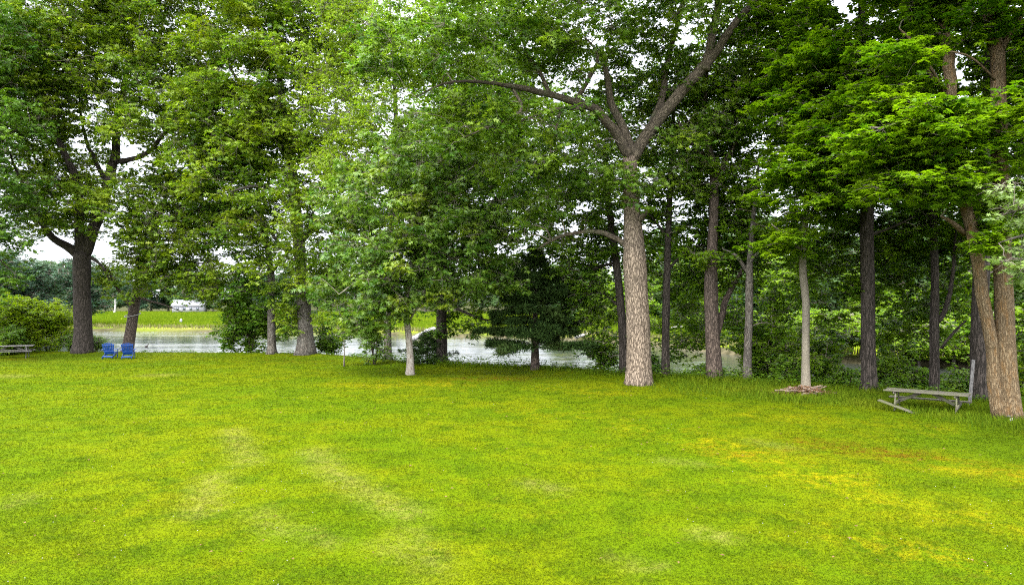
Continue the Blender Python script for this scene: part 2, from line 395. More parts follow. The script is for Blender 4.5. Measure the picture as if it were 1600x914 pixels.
M['stone_dark'] = plain('dark_stone', (.05, .042, .035), .8, .2)
M['stick'] = wood_mat('dry_stick', (.060, .040, .028), (.17, .125, .09))
M['dry_leaf'] = leaf_mat('dry_leaf', (.055, .028, .014), (.15, .085, .04), None, trans=.2, rough=.8, spec=.1)
M['petal'] = plain('clover_petal', (.20, .20, .17), .8, .2)

# ------------------------------------------------------------------ leaves
def T(v, f): return np.array(v, float), np.array(f, int)
LEAF = {
    'kite': T([(0, 0, 0), (.24, .5, .07), (0, 1, -.06), (-.24, .5, .07)], [(0, 1, 2), (0, 2, 3)]),
    'oak': T([(0, 0, 0), (.12, .55, .05), (0, 1, -.08), (-.12, .55, .05),
              (0, .14, 0), (0, .42, 0), (.38, .55, .10), (-.38, .55, .10), (0, .42, .01), (0, .70, -.02), (.34, .92, .05), (-.34, .92, .05)],
             [(0, 1, 2), (0, 2, 3), (4, 6, 5), (4, 5, 7), (8, 10, 9), (8, 9, 11)]),
    'maple': T([(0, 0, 0), (.20, .45, .03), (0, 1, -.12), (-.20, .45, .03),
                (0, .02, 0), (.08, .42, .02), (.56, .68, -.06), (-.08, .42, .02), (-.56, .68, -.06), (.42, .08, -.04), (-.42, .08, -.04)],
               [(0, 1, 2), (0, 2, 3), (4, 6, 5), (4, 7, 8), (4, 9, 6), (4, 8, 10)]),
    'needle': T([(0, 0, 0), (.09, .45, .02), (0, 1, 0), (-.09, .45, .02)], [(0, 1, 2), (0, 2, 3)]),
}
def leaves_mesh(name, shape, pos, axis, normal, size, tint, mat, off, wood=None):
    v, f = LEAF[shape]; n = len(pos)
    a = nrm(axis); s = nrm(np.cross(a, normal)); nn = np.cross(s, a)
    curl = rng.uniform(.3, 1.8, n)
    V = pos[:, None, :] + size[:, None, None] * (v[None, :, 0:1] * s[:, None, :] + v[None, :, 1:2] * a[:, None, :] + (v[None, :, 2] * curl[:, None])[..., None] * nn[:, None, :])
    L = (np.arange(n)[:, None, None] * len(v) + f[None]).reshape(-1)
    V = V.reshape(-1, 3); sz = np.full(n * len(f), 3); tf = np.repeat(np.clip(tint, 0, 1), len(f))
    if wood is None:
        return raw_mesh(name, V - np.array(off), L, sz, mat, attrs={'tint': ('FACE', 'FLOAT', tf)})
    mb, wm = wood                                                   # twigs and fine branches belong to the same crown
    wv, wl, wu = np.concatenate(mb.v), np.concatenate(mb.l), np.concatenate(mb.uv)
    me = raw_mesh(name, np.vstack([V, wv]) - np.array(off), np.concatenate([L, wl + len(V)]), np.concatenate([sz, mb.n]), mat,
                  uv=np.vstack([np.zeros((len(V), 2)), wu]), attrs={'tint': ('FACE', 'FLOAT', np.concatenate([tf, np.full(len(mb.n), .5)]))})
    me.materials.append(wm)
    me.polygons.foreach_set('material_index', np.concatenate([np.zeros(len(sz), np.int32), np.ones(len(mb.n), np.int32)]))
    return me

# places where the canopy is thin and the sky shows: centre and reach in the photo's pixels
GAPS = [(190, 228, 42), (222, 252, 30), (85, 385, 46), (165, 395, 34), (125, 225, 26), (345, 165, 30), (370, 110, 22), (465, 150, 26), (860, 120, 30), (845, 75, 22),
        (1312, 8, 40), (1215, 60, 22), (1070, 55, 22), (740, 80, 20), (745, 300, 22), (880, 225, 24), (1190, 225, 30), (1065, 320, 30), (1505, 120, 34), (905, 320, 26),
        (640, 155, 20), (600, 290, 24), (540, 300, 22), (350, 400, 26), (1345, 60, 20), (1440, 65, 20)]
# trunk faces that stay bare: x0, x1, y0, y1, anything nearer than this depth is kept off
CLEAR = [(640, 860, 122, 152, 26.8), (945, 1040, 320, 640, 28.5), (1500, 1600, 470, 700, 19.6), (1242, 1274, 430, 640, 25.8), (618, 662, 535, 610, 31.5), (100, 165, 400, 560, 44.5), (1330, 1384, 320, 640, 25.4),
         (1085, 1140, 420, 610, 29), (455, 500, 485, 560, 43.2), (410, 436, 470, 560, 43), (180, 225, 500, 545, 46), (1370, 1530, 560, 660, 21.8), (150, 215, 530, 570, 46),
         (100, 350, 485, 556, 120), (500, 560, 535, 580, 36), (665, 720, 490, 580, 37), (940, 1000, 330, 460, 30), (930, 1110, 60, 230, 27.0), (1540, 1580, 100, 330, 19.8), (1455, 1490, 20, 160, 20.5)]
def allowed(c, soft):
    x, y, d = to_px(c); ok = np.ones(len(c), bool)
    for gx, gy, gr in GAPS:
        if soft > 0: ok &= ~(((x - gx) ** 2 + (y - gy) ** 2) < (gr * soft * .5 + 3) ** 2)
    for x0, x1, y0, y1, dm in CLEAR:
        m = 12
        ok &= ~((x > x0 - m) & (x < x1 + m) & (y > y0 - m) & (y < y1) & (d < dm))
    return ok

def grow_tree(name, label, cat, base, trunk, limbs, envs, leafmat, bark, shape='kite', leaf=.17, clump=1.0, per=240, dens=.55, group=None,
              limb_bark=None, zmin=2.0, flat=.6, tilt=.75, droop=.3, flare=(.55, .28, 5, 1.), gaps=1.0, seed=0, stems=None, sides=14, tintshift=0., minsep=.44, local=False, twigr=.008, lump=.06, ros=5, twig_bark=None):
    """trunk: [(point, radius)...]; limbs: list of such; envs: ellipsoids (centre, radii, density factor). World metres."""
    global rng
    rng = np.random.default_rng(1000 + seed)
    root = empty(name, base, label, cat, group); off = np.array(base, float)
    nodes = []; nr = []
    def add_limb(tr, nm, mat, k, fl=None, lm=0.):
        q = catmull([list(p) + [r] for p, r in tr], .3 if len(tr) < 9 else .4)
        pts, rad = q[:, :3].copy(), np.maximum(q[:, 3], .006)
        wob = np.cumsum(rng.normal(0, 1, pts.shape), 0); wob -= np.linspace(0, 1, len(pts))[:, None] * wob[-1]
        if nm != 'trunk': pts += wob * np.minimum(rad[:, None] * .22, .03)
        mb = MB(); mb.tube(pts, rad, k, fl, lm, seed); me = mb.mesh(nm, mat, off)
        for p, r in zip(pts, rad): nodes.append(p); nr.append(r)
        return me
    if trunk:
        add_obj('trunk', add_limb(trunk, 'trunk', bark, sides, flare, lump), root)
    for s_ in (stems or []):
        add_obj('stem', add_limb(s_, 'stem', bark, 8, None, .04), root)
    for lb in limbs:
        add_obj('limb', add_limb(lb, 'limb', limb_bark or bark, 9, None, .08), root)
    # clumps of foliage
    cl = []
    for c, r, f in envs:
        c = np.array(c); r = np.array(r)
        vol = 4.19 * r.prod(); n = int(dens * f * vol / (4.19 * clump ** 3 * flat) * 4.6) + 3
        d = nrm(rng.normal(0, 1, (n, 3))); p = c + d * r * (rng.uniform(0, 1, (n, 1)) ** .47)
        cl.append(p)
    cl = np.vstack(cl); cl = cl[rng.permutation(len(cl))]
    gy = ground_z(cl[:, 0], cl[:, 1]) if not local else np.zeros(len(cl))
    cl = cl[cl[:, 2] > gy + .25 * clump]
    if not local and gaps > 0: cl = cl[allowed(cl, gaps)]
    keep = []
    for i, p in enumerate(cl):
        if keep:
            dd = np.linalg.norm((cl[keep] - p) * np.array([1, 1, 1.5]), axis=1).min()
            if dd < minsep * clump: continue
        keep.append(i)
    cl = cl[keep]
    N = np.array(nodes); R = np.array(nr)
    ok = N[:, 2] > base[2] + zmin
    if ok.sum() < 3: ok[-3:] = True
    N, R = N[ok], R[ok]
    order = np.argsort([np.linalg.norm(N - c, axis=1).min() for c in cl]); cl = cl[order]
    br = MB()
    cap = len(N) + len(cl) * 5
    NN = np.zeros((cap, 3)); RR = np.zeros(cap); k = len(N); NN[:k] = N; RR[:k] = R
    for c in cl:
        dv = c - NN[:k]; cost = np.linalg.norm(dv, axis=1) + .6 * np.maximum(0, -dv[:, 2]); j = int(np.argmin(cost))
        p0 = NN[j]; L = np.linalg.norm(c - p0)
        if L < .15: continue
        r1 = max(twigr * 1.2, .004 * clump + .004); r0 = min(RR[j] * .75, r1 + .014 * L + .006)
        mid1 = p0 + (c - p0) * .35 + np.array([0, 0, .12 * L]) + rng.normal(0, .07 * L, 3)
        mid2 = p0 + (c - p0) * .7 + np.array([0, 0, .10 * L]) + rng.normal(0, .06 * L, 3)
        pts = catmull([p0, mid1, mid2, c], max(.12, L / 7))
        br.tube(pts, np.linspace(r0, r1, len(pts)), 5, cap=False)
        for t in (.35, .55, .75, .9, 1.0):
            q = pts[int(t * (len(pts) - 1))]
            NN[k] = q; RR[k] = r0 + (r1 - r0) * t; k += 1
    # level of detail: clumps far outside the frame carry fewer, larger leaves
    x, y, dep = to_px(cl)
    out = (y < -90) | (x < -160) | (x > 1760) | (y > 1000) if not local else np.zeros(len(cl), bool)
    cnt = np.where(out, per * .30, per * .70 * rng.uniform(.4, 1.5, len(cl))).astype(int) + 1
    idx = np.repeat(np.arange(len(cl)), cnt); n = len(idx)
    nt = 9
    tv = rng.normal(0, 1, (len(cl), nt, 3)); tv = nrm(tv) * (rng.uniform(.35, 1., (len(cl), nt, 1)) ** .6) * clump * np.array([1, 1, flat])
    tv[:, :, 2] -= .10 * clump * droop
    A = np.repeat(cl, nt, 0); E = A + tv.reshape(-1, 3)
    br.tubes(A, (A + E) / 2 + rng.normal(0, .06 * clump, A.shape), E, np.full(len(A), twigr), np.full(len(A), twigr * .4))
    # leaves sit in small rosettes at the shoot tips
    nsite = n // ros + 1; site = np.minimum(np.arange(n) // ros, nsite - 1); sidx = idx[np.minimum(np.arange(nsite) * ros, n - 1)]; idx = sidx[site]
    tw = rng.integers(0, nt, nsite); t = rng.uniform(.25, 1.08, nsite) ** .8
    vec = tv[sidx, tw]
    sp_ = cl[sidx] + vec * t[:, None] + rng.normal(0, .15 * clump, (nsite, 3)) * np.array([1, 1, .65])
    az = rng.uniform(0, 2 * pi, nsite)[site] + (np.arange(n) % ros) * (2 * pi / ros) + rng.normal(0, .35, n)
    stilt = rng.normal(0, tilt * .42, (nsite, 3))[site]
    nm_ = np.array([0, 0, 1.]) + stilt + rng.normal(0, tilt * .35, (n, 3))
    ax = np.stack([np.cos(az), np.sin(az), np.zeros(n)], 1) + nrm(vec)[site] * .45; ax[:, 2] = rng.normal(-droop, .3, n)
    pos = sp_[site] + nrm(ax) * leaf * .12
    size = leaf * rng.uniform(.55, 1.4, n) * np.where(out[idx], 1.95, 1.)
    ct = rng.normal(.45, .17, len(cl)) + tintshift
    tint = ct[idx] + rng.normal(0, .16, nsite)[site] + rng.normal(0, .14, n)
    add_obj('crown', leaves_mesh('crown', shape, pos, ax, nm_, size, tint, leafmat, off, (br, twig_bark or M['twig'])), root)
    root['leaf_count'] = n
    STATS.append((name, len(cl), n))
    return root
STATS = []

def base_at(px, d):
    x = (px - CX) / F_PX * d; return np.array([x, d, gz(x, d)])
def pl(pts, d0):
    """(px, py, depth shift, radius in m) -> world polyline."""
    return [(P(a, b, d0 + c), r) for a, b, c, r in pts]
def ev(lst):
    """(px, py, depth, rx px, ry px, depth radius m, density) -> ellipsoid."""
    return [(P(a, b, d), (rx * d / F_PX, rd, ry * d / F_PX), f) for a, b, d, rx, ry, rd, f in lst]
def ptree(name, label, cat, px, d, trunk, limbs, envs, *a, **k):
    b = base_at(px, d)
    tr = [(b - np.array([0, 0, .15]), trunk[0])] + pl(trunk[1], d)
    return grow_tree(name, label, cat, b, tr, [pl(l, d) for l in limbs], ev(envs), *a, **k)

# ------------------------------------------------------------------ ground, water
def axis_coords(lo, hi, dense_lo, dense_hi, step, grow=1.09):
    c = list(np.arange(dense_lo, dense_hi + step / 2, step)); s = step; x = c[-1]
    while x < hi: s *= grow; x += s; c.append(x)
    s = step; x = c[0]; l = []
    while x > lo: s *= grow; x -= s; l.append(x)
    return np.array(l[::-1] + c)
def segs(lst): return [(G(a, b), G(c, d), w_, st) for a, b, c, d, w_, st in lst]
DRY = segs([(362, 672, 388, 722, .28, .8), (335, 745, 312, 800, .30, .8), (490, 705, 520, 738, .32, .8), (520, 738, 580, 775, .30, .8), (580, 775, 640, 803, .30, .8), (400, 800, 440, 830, .25, .5),
            (1095, 832, 1140, 842, .16, 1.), (1032, 884, 1040, 890, .09, 1.), (828, 755, 870, 766, .22, .8), (235, 586, 262, 586, .5, .9), (0, 587, 30, 588, .5, .9), (640, 830, 680, 890, .25, .5), (960, 870, 990, 885, .14, .6),
            (1040, 720, 1090, 725, .25, .5), (470, 830, 520, 850, .18, .5), (40, 775, 20, 790, .2, .6), (600, 850, 640, 870, .2, .6), (1180, 690, 1230, 700, .3, .5)])
YEL = segs([(1105, 690, 1170, 705, .45, .9), (1170, 715, 1290, 745, .5, 1.), (1290, 745, 1340, 760, .4, .8), (1480, 725, 1600, 745, .4, .9), (1370, 785, 1440, 800, .4, .6), (1330, 835, 1480, 875, .3, .8), (980, 668, 1060, 675, .5, .5),
            (800, 640, 900, 650, .6, .4), (640, 598, 720, 600, .6, .9), (540, 600, 620, 602, .6, .6), (1500, 800, 1590, 830, .3, .6), (850, 605, 960, 615, .5, .6), (1190, 650, 1280, 655, .5, .5), (1380, 660, 1460, 668, .4, .5)])
RUST = segs([(1280, 694, 1420, 712, .5, 1.), (1230, 700, 1300, 705, .5, .5), (1420, 712, 1560, 735, .4, .5), (735, 591, 800, 592, .8, .9), (1120, 705, 1180, 712, .3, .5), (420, 563, 470, 565, .9, .5), (20, 562, 60, 563, .8, .6)])
def patch_mask(x, y):
    out = []
    for S, wk in ((DRY, 1.05), (YEL, 1.7), (RUST, 1.5)):
        m = np.zeros(x.shape)
        for a, b, w_, st in S:
            d = b - a; t = np.clip(((x - a[0]) * d[0] + (y - a[1]) * d[1]) / (d @ d), 0, 1)
            e = np.hypot(x - a[0] - t * d[0], (y - a[1] - t * d[1]) * .8)
            m = np.maximum(m, st * np.exp(-(e / (w_ * wk)) ** 2))
        out.append(m)
    return np.stack(out + [np.ones(x.shape)], -1)
def build_ground():
    xs = axis_coords(-2200, 2200, -38, 26, .3, 1.10); ys = axis_coords(-1500, 3500, 6, 62, .3, 1.07)
    X, Y = np.meshgrid(xs, ys); Z = ground_z(X, Y)
    s = poly_sd(X, Y, EDGE); t = poly_sd(X, Y, FAR)
    wob = (fbm(X * .6, Y * .6, 21) - .5) * 1.6
    z0 = sstep(-.1, 1.1, s + wob); z1 = sstep(.2, 1.6, t + wob * .6) * (1 - sstep(142, 165, t))
    mud = np.maximum(sstep(-1.15, -1.4, Z) * (t < 3) * sstep(1, 3, s), sstep(.5, -.1, t) * sstep(-3, -1, t))
    zone = np.stack([z0, z1, np.clip(mud, 0, 1), np.ones_like(z0)], -1).reshape(-1, 4)
    nx, ny = len(xs), len(ys); i, j = np.meshgrid(np.arange(ny - 1), np.arange(nx - 1), indexing='ij'); a = (i * nx + j).ravel()
    q = np.stack([a, a + 1, a + nx + 1, a + nx], 1)
    me = raw_mesh('ground', np.stack([X, Y, Z], -1).reshape(-1, 3), q.ravel(), np.full(len(q), 4), M['ground'], smooth=True,
                  attrs={'zone': ('POINT', 'FLOAT_COLOR', zone), 'patch': ('POINT', 'FLOAT_COLOR', patch_mask(X, Y).reshape(-1, 4))})
    tag(add_obj('ground', me), kind='structure')
    wv = np.array([(-900, 20, WATER_Z), (500, -120, WATER_Z), (500, 240, WATER_Z), (-900, 240, WATER_Z)], float)
    tag(add_obj('river_water', raw_mesh('river_water', wv, [0, 1, 2, 3], [4], M['water'])), kind='structure')
build_ground()

def blades(name, x, y, h, wd, lean, mat, tint, patch=True, z=None, kind='stuff'):
    n = len(x); z = ground_z(x, y) if z is None else z
    az = rng.uniform(0, 2 * pi, n); la = rng.uniform(0, 2 * pi, n); lm = rng.uniform(.1, 1., n) * lean
    s = np.stack([np.cos(az), np.sin(az), 0 * az], 1) * (wd / 2)[:, None]
    b = np.stack([x, y, z - .005], 1); tip = b + np.stack([np.cos(la) * lm * h, np.sin(la) * lm * h, h], 1)
    mid = b + (tip - b) * .5 + np.stack([-np.cos(la) * lm * h * .15, -np.sin(la) * lm * h * .15, h * .1], 1)
    V = np.stack([b - s, b + s, mid + s * .8, mid - s * .8, tip], 1).reshape(-1, 3)
    f = np.array([0, 1, 2, 0, 2, 3, 3, 2, 4]); L = (np.arange(n)[:, None] * 5 + f[None]).ravel()
    at = {'tint': ('FACE', 'FLOAT', np.repeat(tint, 3))}
    if patch: at['patch'] = ('POINT', 'FLOAT_COLOR', np.repeat(patch_mask(x, y), 5, 0))
    return tag(add_obj(name, raw_mesh(name, V, L, np.full(n * 3, 3), mat, attrs=at)), kind=kind)
def build_grass():
    n = 560000
    u = rng.uniform(0, 1, n); d = 7.6 * (46 / 7.6) ** (u ** 1.15); x = d * rng.uniform(-.82, .82, n)
    s = poly_sd(x, d, EDGE); m = s < .4; x, d = x[m], d[m]
    cl = fbm(x * 1.7, d * 1.7, 5)
    h = (.014 + .026 * cl) * rng.uniform(.6, 1.3, len(x)) * (1 + (d - 8) / 60)
    o = blades('lawn_grass', x, d, h, .0075 * (1 + (d - 8) / 9) * rng.uniform(.7, 1.3, len(x)), 2.6, M['blade'], rng.uniform(0, 1, len(x)))
    tag(o, 'short mown yellow green grass covering the whole lawn', 'grass')
    # rough grass along the wooded edge of the lawn
    n = 150000; x = rng.uniform(-4, 17.5, n); y = rng.uniform(17, 38, n); s = poly_sd(x, y, EDGE)
    right = sstep(4, 12, x); rl = poly_sd(x, y, [tuple(G(1000, 612)), tuple(G(1200, 628)), tuple(G(1380, 643)), tuple(G(1480, 662)), tuple(G(1640, 690))])
    m = (s < 1.0) & (((s > -.9) & (rng.uniform(0, 1, n) < sstep(-.9, -.1, s + (fbm(x * .8, y * .8, 2) - .5) * 1.2))) | (rng.uniform(0, 1, n) < right * sstep(-.3, 1.2, rl + (fbm(x * .8, y * .8, 2) - .5) * 1.5))); x, y = x[m], y[m]
    h = rng.uniform(.08, .26, len(x)) * (.5 + .9 * fbm(x, y, 8))
    tag(blades('rough_grass', x, y, h, rng.uniform(.012, .028, len(x)), .8, M['tall_blade'], np.clip(rng.normal(.5, .25, len(x)), 0, 1), False),
        'longer unmown grass along the wooded lawn edge', 'grass')
    # reeds on the far shore
    n = 90000; x = rng.uniform(-120, 45, n); y = rng.uniform(48, 125, n); t = poly_sd(x, y, FAR)
    m = (t > .3) & (t < 4.5) & (x > -y * .85) & (x < y * .85); x, y = x[m], y[m]
    tag(blades('reeds', x, y, rng.uniform(.35, .8, len(x)), rng.uniform(.06, .14, len(x)), .35, M['reed'], np.clip(rng.normal(.5, .25, len(x)), 0, 1), False),
        'brownish reeds fringing the far shore of the water', 'reeds')
    # marsh grass further back
    n = 130000; d = 55 + 220 * rng.uniform(0, 1, n) ** 1.6; x = d * rng.uniform(-.85, .5, n); t = poly_sd(x, d, FAR)
    m = (t > 3.5) & (t < 150); x, y = x[m], d[m]
    tag(blades('marsh_grass', x, y, rng.uniform(.25, .6, len(x)), .002 * y * rng.uniform(.6, 1.4, len(x)), .5, M['tall_blade'], np.clip(.55 + .8 * (fbm(x * .04, y * .1, 4) - .5) + rng.normal(0, .15, len(x)), 0, 1), False),
        'bright green marsh grass on the flat beyond the water', 'marsh grass')
    # low leafy weeds along the top of the bank
    n = 60000; x = rng.uniform(-36, 20, n); y = rng.uniform(14, 47, n); s = poly_sd(x, y, EDGE)
    hh = .16 + .62 * fbm(x * .7, y * .7, 31) ** 1.6 * sstep(-12, -4, x) + .28 * sstep(.45, .75, vnoise(x * .9, y * .9, 33)) * sstep(-10, -3, x)
    m = (s > -.35) & (s < 2.2) & (rng.uniform(0, 1, n) < np.where(x < -10, .25, .9)) & (np.abs(x) < y * .85); x, y, s, hh = x[m], y[m], s[m], hh[m]
    k = 4; x = np.repeat(x, k) + rng.normal(0, .06, len(x) * k); y = np.repeat(y, k) + rng.normal(0, .06, len(y) * k); hh = np.repeat(hh, k)
    z = ground_z(x, y) + hh * rng.uniform(.1, 1, len(x))
    pos = np.stack([x, y, z], 1); ax = rng.normal(0, 1, pos.shape); ax[:, 2] = .1
    tag(add_obj('bank_weeds', leaves_mesh('bank_weeds', 'kite', pos, ax, np.array([0, 0, 1.]) + rng.normal(0, .45, pos.shape), rng.uniform(.07, .16, len(x)), rng.normal(.45, .25, len(x)), M['weed'], (0, 0, 0))),
        'low leafy weeds growing along the top of the bank', 'weeds', kind='stuff')
    # dead leaves and clover heads
    n = 420; d = rng.uniform(9, 42, n); x = d * rng.uniform(-.76, .76, n); m = poly_sd(x, d, EDGE) < -.3; x, d = x[m], d[m]
    pos = np.stack([x, d, ground_z(x, d) + .05], 1)
    tag(add_obj('fallen_leaves', leaves_mesh('fallen_leaves', 'kite', pos, np.c_[rng.normal(0, 1, (len(x), 2)), 0 * x], np.array([0, 0, 1.]) + rng.normal(0, .3, pos.shape), rng.uniform(.04, .08, len(x)), rng.uniform(0, 1, len(x)), M['dry_leaf'], (0, 0, 0))),
        'brown dead leaves scattered over the lawn', 'fallen leaves', kind='stuff')
    n = 260; d = 8 + 20 * rng.uniform(0, 1, n) ** 1.4; x = d * rng.uniform(-.78, .78, n); m = (fbm(x * .25, d * .25, 41) > .5) & (poly_sd(x, d, EDGE) < -.5); x, d = x[m], d[m]
    mb = MB()
    for a, b in zip(x, d):
        c = np.array([a, b, gz(a, b) + .055]); r = .008
        mb.add(c + r * np.array([(1, 0, 0), (0, 1, 0), (-1, 0, 0), (0, -1, 0), (0, 0, 1), (0, 0, -.8)]), [(0, 1, 4), (1, 2, 4), (2, 3, 4), (3, 0, 4), (1, 0, 5), (2, 1, 5), (3, 2, 5), (0, 3, 5)])
    tag(mb.build('clover_flowers', M['petal']), 'tiny white clover heads dotted through the lawn', 'clover', kind='stuff')
build_grass()
# ------------------------------------------------------------------ the trees along the bank
# broad oak by the chairs
ptree('oak_tree', 'broad oak with a thick dark forking trunk beside the two blue chairs', 'tree', 130, 45.2,
      (.56, [(130, 520, 0, .54), (128, 450, 0, .52), (128, 395, 0, .54)]),
      [[(124, 400, 0, .34), (105, 384, -.5, .27), (82, 371, -1.2, .22), (60, 340, -2, .17), (35, 290, -3, .11), (15, 240, -3, .05)],
       [(130, 398, 0, .42), (150, 340, .2, .36), (165, 290, .3, .33), (178, 240, .5, .28), (182, 180, 1, .22), (200, 100, 1.5, .15), (210, 0, 2, .09), (220, -100, 2, .04)],
       [(128, 398, 0, .36), (130, 330, -.4, .29), (126, 285, -.7, .25), (103, 238, -1.2, .20), (84, 200, -1.5, .15), (60, 130, -2, .11), (40, 40, -2.5, .06), (20, -50, -3, .03)],
       [(176, 250, .5, .20), (205, 247, -.3, .17), (240, 230, -1, .14), (275, 190, -1.6, .10), (310, 150, -2, .06), (350, 120, -2.5, .03)],
       [(168, 285, .3, .18), (150, 255, .8, .14), (135, 215, 1.2, .11), (125, 160, 1.5, .07), (120, 90, 1.8, .03)],
       [(134, 400, 0, .12), (150, 408, -.2, .09), (165, 425, -.4, .07), (172, 445, -.3, .03)]],
      [(140, 60, 45, 200, 170, 6.5, 1.0), (60, 300, 43.5, 85, 90, 4, 1.0), (190, 330, 43.5, 75, 60, 3.5, .8), (270, 190, 44, 110, 120, 4.5, .9), (20, 130, 43, 90, 120, 5, 1.), (160, -110, 45, 200, 140, 8, .5), (330, 60, 45.5, 70, 150, 4, .6), (240, 240, 46.5, 80, 70, 2.5, .45), (130, 260, 47.5, 100, 90, 2, .55), (60, 250, 47, 80, 90, 2.5, .6), (110, 330, 47, 90, 40, 1.5, .5)],
      M['oak_leaf'], M['dark_bark'], shape='oak', leaf=.29, clump=1.2, per=150, dens=.5, flat=.85, tilt=1.2, zmin=6.5, seed=1, flare=(.32, .5, 5, .6))
# leaning tree behind the chairs
ptree('leaning_tree', 'slender leaning tree with rope round its trunk behind the blue chairs', 'tree', 198, 47.2,
      (.38, [(203, 525, 0, .36), (210, 480, 0, .33), (217, 440, 0, .31), (228, 400, .1, .25), (245, 350, .2, .19), (262, 300, .3, .12), (275, 250, .4, .05)]),
      [[(206, 478, 0, .15), (190, 460, -.3, .12), (178, 440, -.6, .10), (168, 420, -.8, .08), (158, 408, -1, .04)],
       [(216, 445, 0, .14), (250, 425, -1, .11), (290, 415, -1.8, .08), (330, 410, -2.4, .04)],
       [(212, 465, 0, .10), (235, 470, -1.2, .07), (262, 478, -1.8, .04), (285, 488, -2.1, .015)]],
      [(230, 400, 45.5, 55, 45, 2.5, 1.), (290, 350, 45.5, 100, 75, 3.5, 1.), (300, 440, 44.8, 55, 30, 1.6, .9), (190, 488, 46, 22, 16, .8, 1.2), (232, 505, 46.3, 30, 22, .9, 1.0), (270, 480, 45.5, 45, 22, 1.2, 1.0), (170, 425, 46, 25, 20, .8, 1.), (340, 300, 46.5, 60, 60, 2.5, .6), (330, 455, 45, 45, 35, 1.6, .9), (250, 300, 45.5, 70, 50, 2.5, .7), (290, 415, 45, 95, 45, 2.2, 1.), (200, 440, 45.3, 60, 30, 1.4, .9)],
      M['oak_leaf'], M['brown_bark'], shape='oak', leaf=.27, clump=.85, per=85, flat=.85, tilt=1.2, dens=.55, zmin=1.8, seed=2)
# tall oak with a flared grey base
ptree('tall_oak', 'tall oak with a wide flared grey base standing alone at mid bank', 'tree', 478, 44.0,
      (.54, [(477, 520, 0, .47), (472, 440, 0, .40), (465, 360, .1, .37), (460, 310, .2, .36), (452, 230, .3, .29), (440, 150, .5, .22), (430, 50, .8, .14), (425, -60, 1, .07), (420, -150, 1, .03)]),
      [[(468, 380, .1, .22), (500, 350, -1, .17), (540, 320, -2, .11), (580, 290, -2.5, .05)],
       [(462, 330, .2, .2), (430, 300, -1, .16), (400, 290, -2, .11), (360, 300, -3, .05)],
       [(470, 400, .1, .17), (440, 385, -.8, .13), (420, 360, -1.5, .09), (400, 330, -2, .04)],
       [(452, 230, .3, .18), (410, 180, -.6, .14), (380, 140, -1.2, .11), (345, 80, -2, .06), (320, 20, -2.5, .03)],
       [(445, 190, .4, .16), (490, 150, -.4, .12), (520, 90, -1, .08), (545, 20, -1.5, .03)]],
      [(440, 90, 44, 150, 190, 6, 1.), (370, 250, 42.5, 90, 120, 4, 1.), (490, 330, 42.5, 90, 110, 4, 1.), (400, 400, 43, 70, 55, 3, .9), (500, 440, 43, 60, 50, 2.5, 1.2), (515, 505, 43.0, 36, 30, 1.4, 1.2), (450, 490, 43.2, 18, 40, 1.0, 1.2), (560, 380, 44, 50, 70, 2.4, .9), (430, -120, 44, 190, 140, 7, .5), (340, 200, 43, 60, 110, 3, .7), (560, 60, 44, 60, 130, 4, .6), (540, 250, 45, 60, 90, 3, .6), (380, 340, 43, 60, 50, 2.5, .8)],
      M['oak_leaf'], M['grey_bark'], shape='oak', leaf=.29, clump=1.15, per=140, dens=.44, flat=.85, tilt=1.2, zmin=3.5, seed=3, flare=(.42, .7, 5, 2.), limb_bark=M['grey_bark'])
ptree('slim_tree', 'slim straight grey trunk just beside the tall flared oak', 'tree', 425, 44.2,
      (.27, [(424, 500, 0, .25), (424, 440, 0, .23), (420, 400, .1, .2), (408, 340, .3, .16), (400, 260, .5, .11), (395, 160, .8, .05)]),
      [[(423, 430, 0, .13), (445, 400, -.8, .10), (470, 385, -1.4, .06)]],
      [(395, 230, 44.5, 70, 120, 3, .8), (390, 440, 44.5, 45, 50, 2, 1.), (445, 480, 45.2, 40, 55, 1.6, 1.1), (370, 350, 45, 60, 60, 2.5, .8)],
      M['oak_dark'], M['grey_bark'], shape='kite', leaf=.25, clump=1.0, per=140, zmin=2.5, seed=4)
# young oak with pale trunk
ptree('young_oak', 'young oak with a pale mottled trunk and low drooping silvery leaves', 'tree', 641, 32.4,
      (.20, [(641, 560, 0, .165), (638, 520, 0, .15), (634, 480, 0, .14), (640, 430, .1, .13), (650, 370, .2, .11), (655, 300, .3, .08), (650, 230, .4, .04)]),
      [[(637, 505, 0, .06), (650, 485, -.5, .045), (665, 470, -.9, .02)],
       [(637, 470, 0, .08), (600, 440, -.9, .06), (560, 440, -1.6, .04), (530, 460, -1.9, .015)],
       [(642, 420, .1, .08), (690, 390, -1, .06), (735, 370, -1.8, .04), (770, 380, -2.2, .015)],
       [(648, 380, .2, .07), (610, 330, -1, .05), (570, 300, -1.8, .02)],
       [(653, 340, .2, .07), (700, 290, -.8, .05), (740, 260, -1.4, .02)]],
      [(650, 350, 31.5, 120, 110, 3, .95), (570, 430, 31.2, 75, 80, 2.2, 1.), (735, 380, 31.2, 75, 75, 2.4, 1.), (560, 490, 31.4, 55, 36, 1.5, 1.1), (620, 480, 31.2, 40, 30, 1.2, .9), (700, 450, 31.6, 60, 40, 1.8, .9), (690, 250, 32, 110, 70, 3, .9), (540, 330, 32.5, 55, 70, 2, .9), (510, 450, 32, 35, 50, 1.3, .8), (640, 420, 30.6, 90, 60, 1.8, .9), (790, 440, 31.8, 35, 40, 1.4, .8), (600, 260, 32.5, 80, 60, 2.4, .7)],
      M['young_oak'], M['pale_bark'], shape='oak', leaf=.26, clump=.85, per=95, dens=.55, zmin=2.2, flat=.75, tilt=1.1, droop=.55, seed=5, flare=(.35, .3, 4, 1.))
